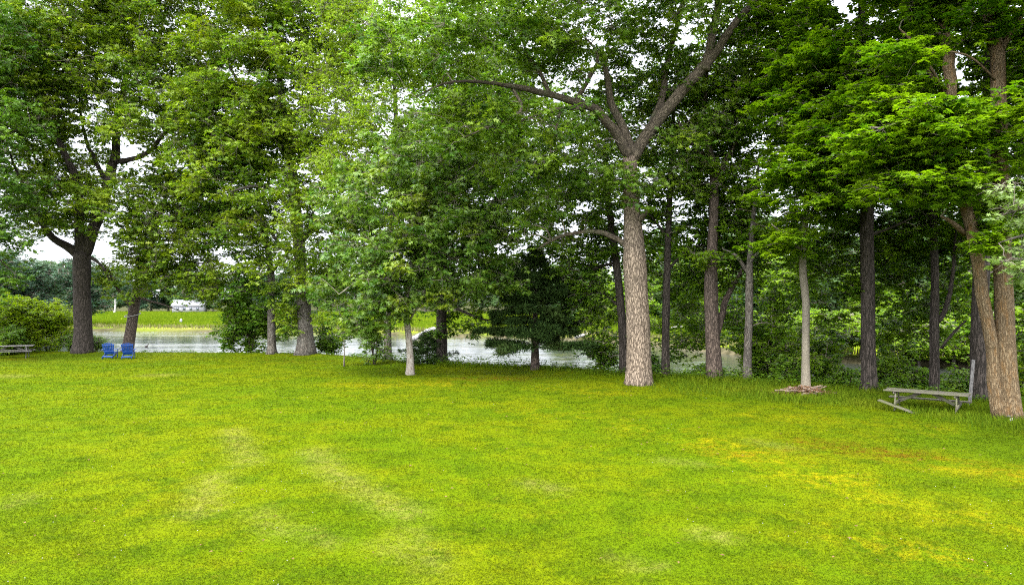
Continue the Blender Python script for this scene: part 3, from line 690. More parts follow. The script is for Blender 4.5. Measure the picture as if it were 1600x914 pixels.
# feathery light tree
ptree('birch_tree', 'feathery light green birch rising above the young oak', 'tree', 606, 40.5,
      (.24, [(606, 450, 0, .20), (612, 350, 0, .17), (618, 220, 0, .14), (616, 120, .1, .10), (610, 20, .2, .06), (606, -60, .2, .03)]),
      [[(617, 230, 0, .06), (580, 180, -1, .04), (545, 160, -1.6, .015)], [(616, 150, 0, .06), (650, 90, -.8, .04), (680, 50, -1.3, .015)], [(614, 300, 0, .07), (570, 270, -1.2, .04), (530, 270, -2, .015)]],
      [(555, 250, 38.8, 65, 100, 2.5, 1.), (520, 130, 39, 55, 90, 2.5, .9), (600, 60, 39.5, 90, 90, 3, .9), (590, 190, 38.6, 70, 70, 2.4, .9), (540, 20, 39, 60, 60, 2.5, .9), (500, 230, 39, 45, 50, 2, .8)],
      M['birch_leaf'], M['grey_bark'], shape='kite', leaf=.13, clump=.95, per=330, dens=.55, zmin=5, flat=1.0, droop=1.1, tilt=1.2, seed=6)
ptree('ivy_trunk_tree', 'straight dark trunk wrapped in ivy between young oak and conifer', 'tree', 690, 37.6,
      (.32, [(690, 530, 0, .30), (690, 480, 0, .28), (692, 400, 0, .25), (696, 300, .2, .20), (700, 200, .3, .14), (705, 90, .4, .07)]),
      [[(691, 470, 0, .10), (730, 490, -.8, .07), (762, 500, -1.3, .05), (790, 498, -1.6, .02)], [(692, 420, 0, .14), (740, 370, -1, .10), (790, 340, -1.8, .04)]],
      [(720, 250, 38.5, 100, 140, 4, .9), (760, 420, 38.4, 70, 60, 2.5, .9), (740, 490, 37.4, 50, 28, 1.4, .8), (690, 455, 38.6, 55, 35, 1.6, 1.), (800, 300, 39, 80, 90, 3, .8), (692, 520, 37.75, 9, 30, .35, 2.), (660, 320, 39.5, 110, 120, 3, .7), (820, 400, 39, 70, 50, 2.5, .35), (800, 180, 40, 120, 90, 4, .6), (740, 80, 41, 120, 110, 4, .5)],
      M['bush_leaf'], M['dark_bark'], shape='kite', leaf=.24, clump=.95, per=140, zmin=1.5, seed=7)
# the great oak
ptree('great_oak', 'great oak with a massive pale ridged trunk forking into a wide V', 'tree', 998, 28.7,
      (.53, [(998, 560, 0, .51), (997, 510, 0, .50), (994, 450, 0, .475), (992, 420, 0, .49), (990, 370, 0, .41), (987, 320, 0, .355), (985, 280, 0, .32), (984, 245, 0, .30)]),
      [[(984, 250, 0, .24), (968, 215, -.2, .22), (950, 190, -.5, .20), (930, 170, -.8, .18), (900, 158, -1.2, .155), (860, 146, -1.7, .13), (820, 140, -2.2, .11), (790, 136, -2.6, .09), (760, 130, -3, .072), (725, 128, -3.3, .055), (690, 132, -3.6, .04), (650, 152, -4, .015)],
       [(985, 250, 0, .22), (980, 215, .1, .20), (968, 185, .1, .18), (955, 160, .1, .15), (950, 130, 0, .13), (945, 97, 0, .10)],
       [(986, 252, 0, .27), (1005, 225, 0, .265), (1030, 195, -.2, .26), (1060, 160, -.4, .255), (1085, 128, -.5, .245), (1105, 105, -.6, .23), (1125, 80, -.8, .18), (1150, 45, -1, .155), (1175, 12, -1.2, .13), (1205, -40, -1.5, .11), (1240, -110, -2, .06)],
       [(1100, 112, -.6, .20), (1110, 80, -.4, .19), (1116, 40, -.2, .17), (1120, 0, 0, .15), (1122, -70, .3, .10), (1125, -140, .5, .04)],
       [(1010, 220, 0, .20), (1022, 185, .5, .17), (1036, 150, .8, .15), (1045, 105, 1, .13), (1056, 60, 1.2, .11), (1066, 10, 1.4, .09), (1075, -60, 1.6, .05)],
       [(860, 146, -1.7, .09), (845, 115, -1.5, .08), (825, 85, -1.4, .06), (812, 50, -1.2, .03)],
       [(920, 164, -.9, .11), (900, 168, -1.6, .10), (875, 170, -2.2, .08), (845, 178, -2.8, .05), (815, 190, -3.2, .025)],
       [(876, 170, -2.2, .05), (868, 200, -2.4, .04), (860, 228, -2.5, .035), (858, 246, -2.5, .03), (846, 254, -2.5, .025), (825, 256, -2.5, .012)],
       [(900, 158, -1.2, .10), (920, 120, -1.4, .085), (932, 100, -1.6, .07), (930, 78, -1.6, .05), (915, 60, -1.6, .03)],
       [(990, 350, 0, .17), (1002, 340, -.35, .13), (1014, 326, -.6, .05)],
       [(985, 392, 0, .14), (965, 378, .2, .12), (945, 366, .4, .11), (915, 364, .6, .09), (885, 368, .8, .07), (860, 378, .9, .07), (840, 390, 1, .03)],
       [(800, 137, -2.5, .07), (815, 170, -2.9, .06), (770, 195, -3.6, .045), (725, 215, -4, .02)]],
      [(720, 60, 25.5, 150, 95, 4, .8), (870, 40, 27, 130, 80, 5, .7), (1030, 20, 28.5, 130, 80, 5, .75), (700, 190, 26, 110, 70, 3, .9), (830, 230, 28, 110, 60, 3, .8), (900, 290, 30, 110, 60, 3, .9), (1060, 250, 30, 90, 75, 3, .9), (965, 282, 27.5, 75, 28, 1.2, 1.6),
       (1130, 130, 30, 90, 90, 3, .8), (960, -140, 28, 330, 130, 8, .5), (840, 340, 30, 90, 55, 2.5, .8), (620, 110, 26, 60, 60, 2.5, .6), (800, 175, 25.6, 130, 40, 1.2, .9), (860, 90, 26.6, 90, 50, 1.5, .8), (1020, 130, 31, 110, 90, 2, .8), (860, 130, 31, 140, 60, 3, .5), (960, 210, 31.5, 90, 60, 2, .6)],
      M['oak_cool'], M['oak_bark'], shape='oak', leaf=.24, clump=.95, per=120, dens=.42, zmin=6.0, seed=8, sides=28, limb_bark=M['oak_limb'], flare=(.34, .42, 6, .4), lump=.07, tilt=1.15, flat=.75)
ptree('leaning_dark_tree', 'thin dark trunk leaning in behind the great oak', 'tree', 975, 32.2,
      (.22, [(974, 540, 0, .20), (970, 480, .1, .19), (964, 420, .2, .18), (955, 350, .3, .16), (948, 290, .4, .13), (944, 220, .5, .07)]),
      [[(962, 410, .2, .08), (930, 420, .6, .06), (900, 440, .9, .03)], [(970, 480, .1, .07), (935, 455, .5, .05), (905, 470, .8, .02)]],
      [(920, 400, 34, 70, 60, 2.5, 1.0), (900, 470, 34.5, 50, 45, 1.8, .9), (940, 525, 33.2, 32, 45, 1., 1.5), (930, 460, 33.5, 60, 50, 1.6, 1.0), (910, 330, 34.5, 90, 70, 3, .8), (930, 210, 35.5, 120, 80, 3, .5)],
      M['bush_leaf'], M['dark_bark'], leaf=.22, clump=.85, per=120, zmin=.8, seed=9)
ptree('dark_straight_tree', 'thin dark straight trunk standing between the great oak and broken trunk', 'tree', 1040, 31.2,
      (.19, [(1040, 540, 0, .18), (1041, 470, 0, .17), (1043, 400, 0, .15), (1046, 320, .1, .13), (1050, 230, .2, .10), (1055, 130, .3, .05)]),
      [[(1042, 420, 0, .08), (1075, 390, .6, .05), (1105, 380, 1., .02)], [(1044, 370, 0, .07), (1020, 340, .4, .05), (1000, 320, .6, .02)]],
      [(1060, 330, 33, 80, 100, 3, .9), (1075, 440, 33.5, 50, 65, 2, 1.1), (1085, 525, 34, 40, 40, 1.4, 1.1), (1022, 520, 33, 18, 30, .9, 1.2), (1060, 180, 34, 100, 90, 3, .6), (1010, 430, 35, 30, 70, 1.5, .7)],
      M['maple_dark'], M['dark_bark'], leaf=.22, clump=.85, per=130, zmin=1.2, seed=10)
ptree('stout_brown_tree', 'stout grey brown trunk partly bare with leaves hiding its top', 'tree', 1116, 30.0,
      (.35, [(1115, 560, 0, .33), (1112, 500, 0, .30), (1111, 440, 0, .29), (1113, 390, .1, .22), (1116, 300, .3, .19), (1112, 250, .5, .16), (1100, 200, .7, .13), (1105, 100, .9, .06)]),
      [[(1112, 260, .5, .14), (1095, 235, .4, .13), (1075, 215, .3, .10), (1060, 190, .3, .05)], [(1114, 290, .4, .13), (1140, 240, .5, .10), (1165, 200, .6, .05)],
       [(1120, 520, .3, .16), (1132, 470, .8, .14), (1150, 440, 1.2, .10), (1165, 410, 1.5, .04)]],
      [(1130, 250, 31.5, 80, 130, 3, .9), (1150, 390, 32, 75, 60, 2.2, 1.), (1115, 400, 29.4, 35, 26, 1., .8), (1150, 500, 33.5, 50, 45, 1.8, 0.48), (1160, 90, 33, 90, 100, 3, .6), (1080, 480, 36, 40, 40, 1.5, .8)],
      M['maple_dark'], M['brown_bark'], leaf=.22, clump=.85, per=130, zmin=3, seed=11, flare=(.12, .5, 4, 1))
ptree('thin_grey_tree', 'thin grey trunk between the stout brown tree and the pale sapling trunk', 'tree', 1168, 29.6,
      (.19, [(1168, 560, 0, .175), (1170, 500, 0, .165), (1171, 440, 0, .16), (1172, 400, .1, .12), (1178, 330, .2, .09), (1186, 250, .3, .04)]),
      [[(1171, 430, 0, .09), (1150, 400, .3, .07), (1130, 390, .5, .03)], [(1172, 410, 0, .08), (1200, 380, .4, .05), (1225, 370, .6, .02)]],
      [(1190, 360, 31, 75, 70, 2.5, 0.54), (1200, 470, 31.5, 60, 60, 2, 0.54), (1215, 545, 31, 40, 40, 1.4, .9), (1240, 400, 33, 60, 70, 2, .8), (1180, 540, 33, 30, 35, 1.2, .8), (1210, 260, 33, 70, 80, 2.5, .6)],
      M['maple_dark'], M['grey_bark'], leaf=.22, clump=.85, per=130, zmin=1, seed=12)
ptree('slender_maple', 'slender maple with a pale smooth trunk rising from the brush pile', 'tree', 1259, 26.2,
      (.17, [(1259, 580, 0, .15), (1259, 520, 0, .14), (1259, 470, 0, .14), (1254, 415, 0, .13), (1258, 350, .1, .11), (1268, 270, .2, .09), (1280, 180, .3, .06), (1290, 90, .4, .03)]),
      [[(1256, 400, 0, .07), (1230, 370, -.8, .05), (1205, 350, -1.2, .02)], [(1262, 320, .1, .06), (1310, 280, -.8, .04), (1350, 260, -1.3, .015)], [(1270, 260, .2, .05), (1240, 210, -.7, .03), (1215, 180, -1.1, .012)]],
      [(1270, 290, 25, 85, 75, 2.3, 1.1), (1230, 375, 25.2, 42, 40, 1.3, 1.1), (1330, 220, 24.5, 85, 80, 2.5, 1.), (1250, 180, 25.5, 60, 70, 2.2, .8), (1290, 110, 25.5, 80, 60, 2.5, .8), (1330, 320, 25.2, 60, 40, 1.5, .8)],
      M['maple_leaf'], M['slim_bark'], shape='maple', leaf=.165, clump=.85, per=200, ros=3, dens=.5, zmin=3.6, flat=.38, tilt=.42, droop=.18, seed=13)
ptree('dark_maple', 'tall maple with a dark furrowed trunk just before the picnic table', 'tree', 1358, 26.0,
      (.29, [(1357, 560, 0, .26), (1356, 480, 0, .25), (1355, 400, 0, .25), (1354, 300, 0, .23), (1352, 200, .1, .19), (1350, 100, .2, .15), (1345, 0, .3, .10), (1345, -100, .4, .05)]),
      [[(1355, 370, 0, .06), (1395, 355, -.5, .045), (1430, 338, -.8, .02)], [(1353, 260, 0, .10), (1310, 200, .6, .07), (1270, 170, 1.2, .03)], [(1352, 180, .1, .10), (1400, 110, -.5, .07), (1430, 60, -.9, .03)]],
      [(1370, 90, 27, 110, 100, 4, .9), (1220, 120, 28.5, 80, 120, 3, .9), (1380, 230, 27.5, 80, 80, 3, .9), (1250, 40, 28, 90, 60, 3.5, .8), (1350, -110, 27, 200, 110, 5, .5), (1300, 430, 28.5, 65, 70, 2.2, .8), (1400, 370, 27.3, 60, 50, 2, .8), (1310, 330, 29.5, 60, 60, 2, .8), (1300, 520, 30, 50, 45, 1.6, 0.48), (1460, 200, 29, 90, 90, 3, .6)],
      M['maple_dark'], M['dark_bark'], shape='maple', leaf=.175, clump=.95, per=175, ros=3, dens=.45, zmin=4, flat=.42, tilt=.5, droop=.2, seed=14)
ptree('twin_stem_tree', 'dim thin trunk forking low just behind the weathered picnic table', 'tree', 1459, 26.2,
      (.19, [(1460, 560, 0, .17), (1460, 500, 0, .16), (1461, 430, 0, .14), (1458, 350, .1, .12), (1455, 260, .2, .08), (1450, 180, .3, .04)]),
      [[(1461, 505, 0, .10), (1474, 485, 0, .09), (1484, 455, 0, .08), (1490, 410, 0, .06), (1494, 360, 0, .03)], [(1470, 545, 0, .06), (1490, 520, -.2, .05), (1510, 500, -.3, .025)]],
      [(1440, 330, 28, 80, 80, 2.5, .8), (1440, 480, 29.5, 60, 60, 1.8, 0.42), (1490, 400, 28, 50, 60, 2, .7), (1410, 430, 30, 50, 60, 2, 0.54), (1400, 530, 31, 45, 40, 1.5, 0.48), (1500, 490, 29, 45, 50, 1.6, 0.48)],
      M['maple_dark'], M['dark_bark'], shape='maple', leaf=.155, clump=.85, per=180, zmin=1.5, flat=.45, seed=15)
ptree('furrowed_tree', 'wide dark furrowed trunk with a grey plank leaning on it', 'tree', 1530, 23.4,
      (.30, [(1530, 590, 0, .27), (1530, 520, 0, .26), (1533, 430, 0, .25), (1536, 330, .1, .22), (1540, 200, .2, .17), (1545, 60, .3, .1)]),
      [[(1535, 360, 0, .12), (1570, 300, .8, .09), (1610, 260, 1.4, .04)]],
      [(1550, 300, 25, 60, 80, 2.3, .8), (1600, 440, 24.5, 45, 60, 1.8, .9), (1560, 120, 25, 90, 100, 3, .7), (1610, 560, 24.5, 30, 60, 1.2, .9)],
      M['maple_dark'], M['dark_bark'], shape='maple', leaf=.15, clump=.85, per=190, zmin=4, flat=.45, seed=16, flare=(.2, .4, 5, 1))
ptree('twin_maple', 'twin trunked maple with orange tinted bark beside the weathered picnic table', 'tree', 1576, 20.3,
      (.34, [(1574, 615, 0, .30), (1571, 560, 0, .27), (1569, 480, 0, .25), (1566, 400, 0, .235), (1564, 330, .1, .25), (1562, 250, .2, .23), (1560, 150, .3, .21), (1558, 80, .3, .20), (1545, 20, .3, .17), (1540, -60, .3, .11), (1535, -150, .3, .05)]),
      [[(1560, 655, -.05, .20), (1554, 615, -.05, .19), (1549, 570, 0, .175), (1542, 510, 0, .175), (1530, 440, 0, .175), (1520, 385, 0, .175), (1508, 355, 0, .17), (1500, 310, .1, .16), (1488, 230, .3, .17), (1480, 150, .5, .18), (1474, 90, .6, .17), (1466, 40, .7, .14), (1455, -40, .8, .08)],
       [(1505, 365, 0, .09), (1490, 350, -.3, .07), (1470, 338, -.6, .03)], [(1480, 150, .5, .09), (1455, 110, .3, .07), (1430, 70, .1, .05), (1405, 45, 0, .02)],
       [(1558, 100, .3, .10), (1585, 40, .2, .08), (1610, 0, 0, .04)], [(1480, 150, .5, .05), (1430, 72, -.6, .035), (1390, 75, -1.2, .02)], [(1560, 130, .3, .04), (1520, 92, -.3, .03), (1480, 80, -.6, .024), (1430, 76, -.8, .018), (1385, 90, -1, .008)]],
      [(1420, 200, 19.8, 110, 70, 2., 1.05), (1500, 255, 19.2, 120, 60, 1.8, 1.1), (1580, 200, 19, 70, 70, 2, 1.0), (1420, 290, 20.2, 90, 40, 1.4, 1.), (1400, 110, 20.5, 90, 45, 2, .8), (1510, 30, 21, 120, 60, 2.5, .7), (1580, 330, 19.5, 50, 40, 1.2, .8), (1470, -110, 20.5, 220, 110, 4, .5), (1540, 385, 19.3, 40, 22, .8, .9), (1640, 120, 20, 60, 160, 2.5, .8)],
      M['maple_leaf'], M['maple_bark'], shape='maple', leaf=.16, clump=.75, per=190, ros=3, dens=.46, zmin=5.5, flat=.36, tilt=.42, droop=.18, seed=17, flare=(.32, .35, 5, 1.2), sides=20)
# trees that only lean in from the sides
ptree('overhanging_oak', 'pale leaved oak branch reaching in close beside the twin trunked maple', 'tree', 1830, 15.0,
      (.30, [(1830, 600, 0, .27), (1825, 450, 0, .24), (1815, 250, 0, .2), (1805, 0, 0, .12)]),
      [[(1822, 420, 0, .10), (1740, 390, -.3, .07), (1660, 375, -.5, .05), (1600, 370, -.6, .03), (1560, 380, -.6, .012)], [(1818, 330, 0, .09), (1720, 310, -.3, .06), (1630, 320, -.5, .03), (1570, 335, -.6, .01)]],
      [(1585, 320, 14.5, 50, 40, .8, .8), (1600, 425, 14.4, 40, 42, .7, .8), (1690, 360, 14.6, 90, 110, 1.4, .6), (1800, 100, 15, 110, 160, 2, .4)],
      M['pale_oak'], M['grey_bark'], shape='oak', leaf=.17, clump=.5, per=60, dens=.4, zmin=2, seed=18, gaps=0, tilt=1.0)
ptree('shade_oak', 'deep green oak whose crown hangs over the lone bench table', 'tree', -150, 40,
      (.5, [(-150, 450, 0, .45), (-148, 350, 0, .42), (-140, 200, 0, .32), (-135, 60, 0, .2), (-130, -80, 0, .08)]),
      [[(-147, 340, 0, .22), (-80, 280, -.5, .16), (-20, 240, -1, .1), (30, 200, -1.2, .04)], [(-145, 300, 0, .2), (-70, 350, -.8, .13), (-20, 390, -1.2, .06), (15, 420, -1.3, .03)]],
      [(-10, 200, 38.5, 65, 130, 3, .9), (-30, 390, 38.8, 60, 80, 2.5, 1.), (20, 330, 39, 45, 60, 2, .9), (-130, 150, 40, 120, 220, 4, .6), (10, 60, 39, 60, 70, 3, .8)],
      M['oak_dark'], M['dark_bark'], shape='oak', leaf=.27, clump=1.1, per=140, flat=.8, tilt=1.1, dens=.5, zmin=4, seed=19)
# conifers
def conifer(name, label, base, height, width, stems, tier=.4, seed=0, clear=1.0, group=None, needle=.26, nd=95):
    global rng
    rng = np.random.default_rng(seed); root = empty(name, base, label, 'tree', group); off = np.array(base)
    for dx, r, h in stems:
        mb = MB(); p = np.array(base) + np.array([dx, 0, -.2]); mb.tube(catmull([p, p + [0, 0, h * .5], p + [-dx * .3, 0, h]], .4), np.linspace(r, .03, len(catmull([p, p + [0, 0, h * .5], p + [-dx * .3, 0, h]], .4))), 10, (.2, .3, 4, 1.), .05, seed)
        add_obj('trunk', mb.mesh('trunk', M['brown_bark'], off), root)
    br = MB(); pos = []; ax = []
    z = clear
    while z < height - .2:
        f = (height - z) / (height - clear); ln = width * (f ** .85) * rng.uniform(.82, 1.1); nb = rng.integers(6, 9); a0 = rng.uniform(0, 6.28)
        for b in range(nb):
            a = a0 + b / nb * 6.28 + rng.normal(0, .15); L = ln * rng.uniform(.68, 1.1); u = np.array([cos(a), sin(a), 0])
            p0 = np.array(base) + np.array([0, 0, z + rng.uniform(-.14, .14)]); dz = rng.uniform(-.10, .10) * L; p1 = p0 + u * L * .5 + [0, 0, -.04 * L]; p2 = p0 + u * L + [0, 0, .04 * L + dz]
            br.tube(catmull([p0, p1, p2], .3), np.linspace(.03, .008, len(catmull([p0, p1, p2], .3))), 4, cap=False)
            v = np.array([-u[1], u[0], 0]); n = int(L * nd) + 6
            t = rng.uniform(.18, 1, n) ** .8; sd = rng.normal(0, 1, n) * .20 * L * (1.15 - t) + rng.normal(0, .05, n)
            c = p0 + u * (L * t)[:, None] + v * sd[:, None]; c[:, 2] += rng.normal(0, .05, n) + .02 * t * L + dz * t * t
            for k in range(5):
                pos.append(c + rng.normal(0, .04, c.shape)); ax.append(u * .6 + v * np.sign(sd)[:, None] * .5 + rng.normal(0, .45, c.shape) + [0, 0, .15])
        z += tier * rng.uniform(.75, 1.25)
    pos = np.vstack(pos); ax = np.vstack(ax)
    add_obj('crown', leaves_mesh('crown', 'needle', pos, ax, np.array([0, 0, 1.]) + rng.normal(0, .5, pos.shape), needle * rng.uniform(.6, 1.2, len(pos)), rng.normal(.4, .25, len(pos)), M['needle'], off, (br, M['dark_bark'])), root)
    return root
conifer('conifer_tree', 'dark spreading conifer with flat layered branches at the water edge', base_at(836, 34.3), 6.2, 3.3, [(0, .24, 5.9)], seed=5, clear=1.25)
conifer('juniper_shrub', 'small dark juniper just behind the pale mottled trunk', base_at(668, 37.8), 1.9, 1.7, [(0, .06, 1.6)], tier=.22, seed=6, clear=.25, needle=.2, nd=34)

# ------------------------------------------------------------------ shrubs and understorey
def bush(name, label, px, d, w_, h, mat, seed, group=None, leaf=.12, per=170, dens=.6, clump=.5, depth=None, shape='kite', cat='shrub', dz=0., px_env=None):
    b = base_at(px, d); r = np.random.default_rng(seed)
    st = []
    for k in range(5):
        a = r.uniform(0, 6.28); q = b + np.array([cos(a) * w_ * .3, sin(a) * w_ * .3, h * .6]); st.append([(b - [0, 0, .1], .035), (b * .5 + q * .5 + r.normal(0, .08, 3), .028), (q, .012)])
    es = [(b + np.array([0, 0, h * .45]), (w_ * .8, (depth or w_) * .8, h * .45), .8)]
    for k in range(5):
        a = r.uniform(0, 6.28); es.append((b + np.array([cos(a) * w_ * .55, sin(a) * w_ * .45, h * r.uniform(.3, .75)]), np.array([w_ * .45, w_ * .45, h * .28]), .9))
    return grow_tree(name, label, cat, b, None, [], es, mat, M['brown_bark'], shape=shape, leaf=leaf, clump=clump, per=per, dens=dens, stems=st, zmin=.1, flat=.8, tilt=1., gaps=0, seed=seed, group=group)
bush('leafy_shrub', 'tall dark leafy shrub at the bank between chairs and slim trunk', 392, 46.0, 2.1, 4.4, M['bush_leaf'], 31, leaf=.2, per=300, clump=.7)
bush('bright_shrub', 'bright yellow green bush behind the lone bench table', 18, 46.5, 2.6, 4.4, M['bright_bush'], 32, leaf=.2, per=190, clump=.75)
bush('rounded_shrub', 'low rounded dark green shrub just behind the lone bench table', 5, 44.2, 1.7, 2.3, M['bush_leaf'], 33, leaf=.17, per=240, clump=.6)
bush('light_shrub', 'mid green bush reaching towards the thick forking trunk', 75, 47.0, 1.9, 4.0, M['bright_bush'], 34, leaf=.18, per=230, clump=.65)
bush('low_shrub', 'low sparse shrub at the foot of the thick forking trunk', 108, 46.2, .7, 1.3, M['bush_leaf'], 35, leaf=.13, per=90, clump=.4)
bush('low_shrub', 'small light green shrub between the forking trunk and blue chairs', 152, 46.4, .6, 1.5, M['bush_leaf'], 36, leaf=.13, per=80, clump=.4)
bush('leafy_shrub', 'leafy shrub filling the gap behind the flared grey oak', 520, 46.0, 1.3, 2.8, M['bush_leaf'], 37, leaf=.18, per=200, clump=.6)
bush('drooping_shrub', 'drooping leafy shrub beneath the young oak at the water', 585, 37.5, .8, 2.6, M['young_oak'], 38, leaf=.16, per=90, clump=.5)
und = [(1022, 33.5, .6, 1.7, 'oak_dark', 'small dark shrub peering out beside the great oak base'), (1100, 35, 1.2, 2.4, 'maple_dark', 'dark shrub behind the stout brown trunk'),
       (1150, 34.5, 1.0, 2.0, 'bush_leaf', 'mid green shrub between stout brown and thin grey trunks'), (1205, 31.5, 1.5, 3.4, 'maple_dark', 'big dark shrub just before the pale slender trunk'),
       (1235, 29.2, 1.0, 1.7, 'bush_leaf', 'low dark shrub behind the brush pile'), (1300, 30.5, 1.1, 2.6, 'maple_dark', 'dark shrub between pale slender trunk and dark maple'),
       (1322, 28.8, .7, 1.5, 'bush_leaf', 'low leafy shrub at the foot of the dark maple'), (1400, 30, 1.5, 3.2, 'bush_leaf', 'deep green shrub behind the weathered picnic table'),
       (1440, 28.5, 1.2, 2.1, 'maple_dark', 'low dense shrub under the forked dim trunk'), (1490, 27.5, 1.1, 2.2, 'bush_leaf', 'dense shrub behind the leaning plank'),
       (1600, 25.5, 1.2, 2.6, 'bright_bush', 'light green shrub past the twin trunked maple'), (940, 33.8, .7, 1.9, 'bush_leaf', 'sparse leafy shrub between conifer and great oak')]
for i, (px, d, w_, h, m_, lab) in enumerate(und):
    bush('bank_shrub', lab, px, d, w_, h, M[m_], 50 + i, group='shrubs growing down the bank', leaf=.16, per=170, clump=.5, dens=.6)
# a sapling
def sapling():
    b = base_at(538, 36.3)
    grow_tree('sapling', 'tiny thin sapling with a pale stem on the lawn edge', 'tree', b, [(b - [0, 0, .05], .035), (b + [.01, 0, .8], .026), (b + [-.02, 0, 1.6], .02), (b + [0, 0, 2.2], .01)], [],
              [(b + [0, 0, 2.0], (.5, .5, .6), 1.2)], M['young_oak'], M['slim_bark'], shape='oak', leaf=.17, clump=.4, per=40, zmin=1.0, seed=71, gaps=0)
sapling()

# ------------------------------------------------------------------ woods beyond the water
def proto(name, label, h, w_, mat, seed, x0, y0, leaf=.6, cl=2.0, per=260, bark='grey_bark', group='trees beyond the water', low=.08, top=None):
    b = np.array([x0, y0, gz(x0, y0) - .2]); r = np.random.default_rng(seed)
    es = [(b + [0, 0, h * (.5 + low * .5)], (w_ * .75, w_ * .75, h * (.5 - low * .5)), .8)]
    for k in range(7):
        a = r.uniform(0, 6.28); f = r.uniform(low + .08, .85); q = w_ * .75 * math.sqrt(max(.1, 1 - (abs(f - .5) * 1.6) ** 2))
        es.append((b + [cos(a) * q * .7, sin(a) * q * .7, h * f], (w_ * .5, w_ * .5, h * .16), .8))
    return grow_tree(name, label, 'tree', b, [(b, .025 * h), (b + [0, 0, h * .5], .016 * h), (b + [.3, 0, h * .9], .004 * h)], [], es, mat, M[bark], leaf=leaf, clump=cl, per=per, dens=.5, zmin=h * low * .7, flat=.7, tilt=1., gaps=0, seed=seed, group=group, local=True, twigr=.03, sides=8)
def put(root, px, d, sc, rz, label):
    x = (px - CX) / F_PX * d
    return dup(root, (x, d, gz(x, d) - .2), rz, sc, label)
pa = proto('round_tree', 'tall rounded tree of the distant wood beside the thick forking trunk', 15, 5.5, M['far_leaf'], 81, -168, 282)
pb = proto('hazed_tree', 'haze tinted tree in the distant wood seen past the leaning trunk', 14, 4.6, M['far_hazed'], 82, -150, 274, low=.1)
pc = proto('bright_tree', 'light green tree across the water between the bank trunks', 11, 4.6, M['far_bright'], 83, 20, 112, leaf=.36, cl=1.5, per=300, low=.02)
pd = proto('dark_far_tree', 'dark spreading tree across the water behind the bright bush', 13, 6.0, M['far_hazed'], 84, -76, 121, leaf=.34, cl=1.6, per=260, low=.02)
ps = proto('far_shrub', 'low bright shrub on the opposite bank beyond the pale slender trunk', 4.2, 3.0, M['far_bright'], 85, 25.5, 59, leaf=.24, cl=.95, per=210, low=.0, group='shrubs on the opposite bank')
NEAR_LM = [(40, 'the bright yellow green bush'), (110, 'the thick forking trunk'), (205, 'the leaning trunk'), (420, 'the slim grey trunk'), (478, 'the flared grey oak'), (640, 'the pale mottled trunk'), (690, 'the ivy clad trunk'), (836, 'the dark conifer'), (998, 'the great oak trunk'), (1040, 'the thin dark trunk'), (1115, 'the stout brown trunk'), (1168, 'the thin grey trunk'), (1259, 'the pale slender trunk'), (1357, 'the dark maple'), (1460, 'the forked trunk'), (1530, 'the furrowed trunk'), (1590, 'the twin maple trunk')]
def between(px):
    a = [t for t in NEAR_LM if t[0] <= px]; b = [t for t in NEAR_LM if t[0] > px]
    if not a: return 'before ' + b[0][1]
    if not b: return 'past ' + a[-1][1]
    return 'between %s and %s' % (a[-1][1][4:], b[0][1][4:])
rr = np.random.default_rng(99)
used = set()
def far_tree(root, px, d, sc, words_):
    lab = '%s seen %s' % (words_, between(px)); k = 0
    for adj in ('', 'taller ', 'lower ', 'broader ', 'further ', 'slighter ', 'denser ', 'rounder ', 'wilder '):
        if adj + lab not in used: lab = adj + lab; break
    used.add(lab); put(root, px, d, sc * rr.uniform(.92, 1.08), rr.uniform(0, 6.28), lab)
# far treeline behind the marsh
for i, px in enumerate(range(70, 960, 27)):
    d = 272 + rr.uniform(-8, 26)
    root, wd = [(pa, 'rounded wood tree'), (pb, 'haze tinted wood tree')][int(rr.uniform(0, 1) < .4)]
    far_tree(root, px + rr.uniform(-8, 8), d, rr.uniform(1.0, 1.4), wd)
for px, d, s_ in ((20, 118, 1.0), (-20, 112, 1.15), (62, 128, .95)):
    far_tree(pd, px, d, s_, 'dark spreading tree')
for i, (px, d, s_) in enumerate([(880, 128, .8), (940, 150, 1.2), (990, 140, 1.25), (1040, 125, 1.2), (1085, 112, 1.1), (1130, 100, 1.1), (1180, 92, 1.05), (1225, 86, 1.0), (1270, 80, 1.0), (1320, 75, 1.0), (1370, 70, .95), (1420, 66, .9), (1465, 64, .9), (1515, 60, .9), (1570, 57, .9), (1625, 55, .9),
                                 (1010, 175, 1.5), (1090, 160, 1.5), (1170, 140, 1.5), (1250, 125, 1.5), (1340, 112, 1.5), (1430, 100, 1.4), (1520, 95, 1.4), (1610, 92, 1.4)]):
    far_tree(pc if i % 3 else pa, px, d, s_, 'pale tree across the water' if i % 3 else 'green tree across the water')

for px, d, s_ in [(1085, 84, .8), (1145, 74, .9), (1205, 66, .9), (1300, 57, .8), (1345, 55, 1.0), (1395, 54, .9), (1435, 52, 1.), (1490, 51, 1.1), (1545, 50, 1.), (1600, 50, 1.1), (1010, 90, .7)]:
    far_tree(ps, px, d, s_, 'low bright shrub across the water')
# ------------------------------------------------------------------ objects
def rotz(a): return np.array([[cos(a), -sin(a), 0], [sin(a), cos(a), 0], [0, 0, 1]])
def bevel(o, wd):
    m = o.modifiers.new('edge', 'BEVEL'); m.width = wd; m.segments = 2; m.limit_method = 'ANGLE'; return o
def add_part(mb, name, mat, root, bv=.006, smooth=False): return bevel(mb.build(name, mat, root, smooth), bv)

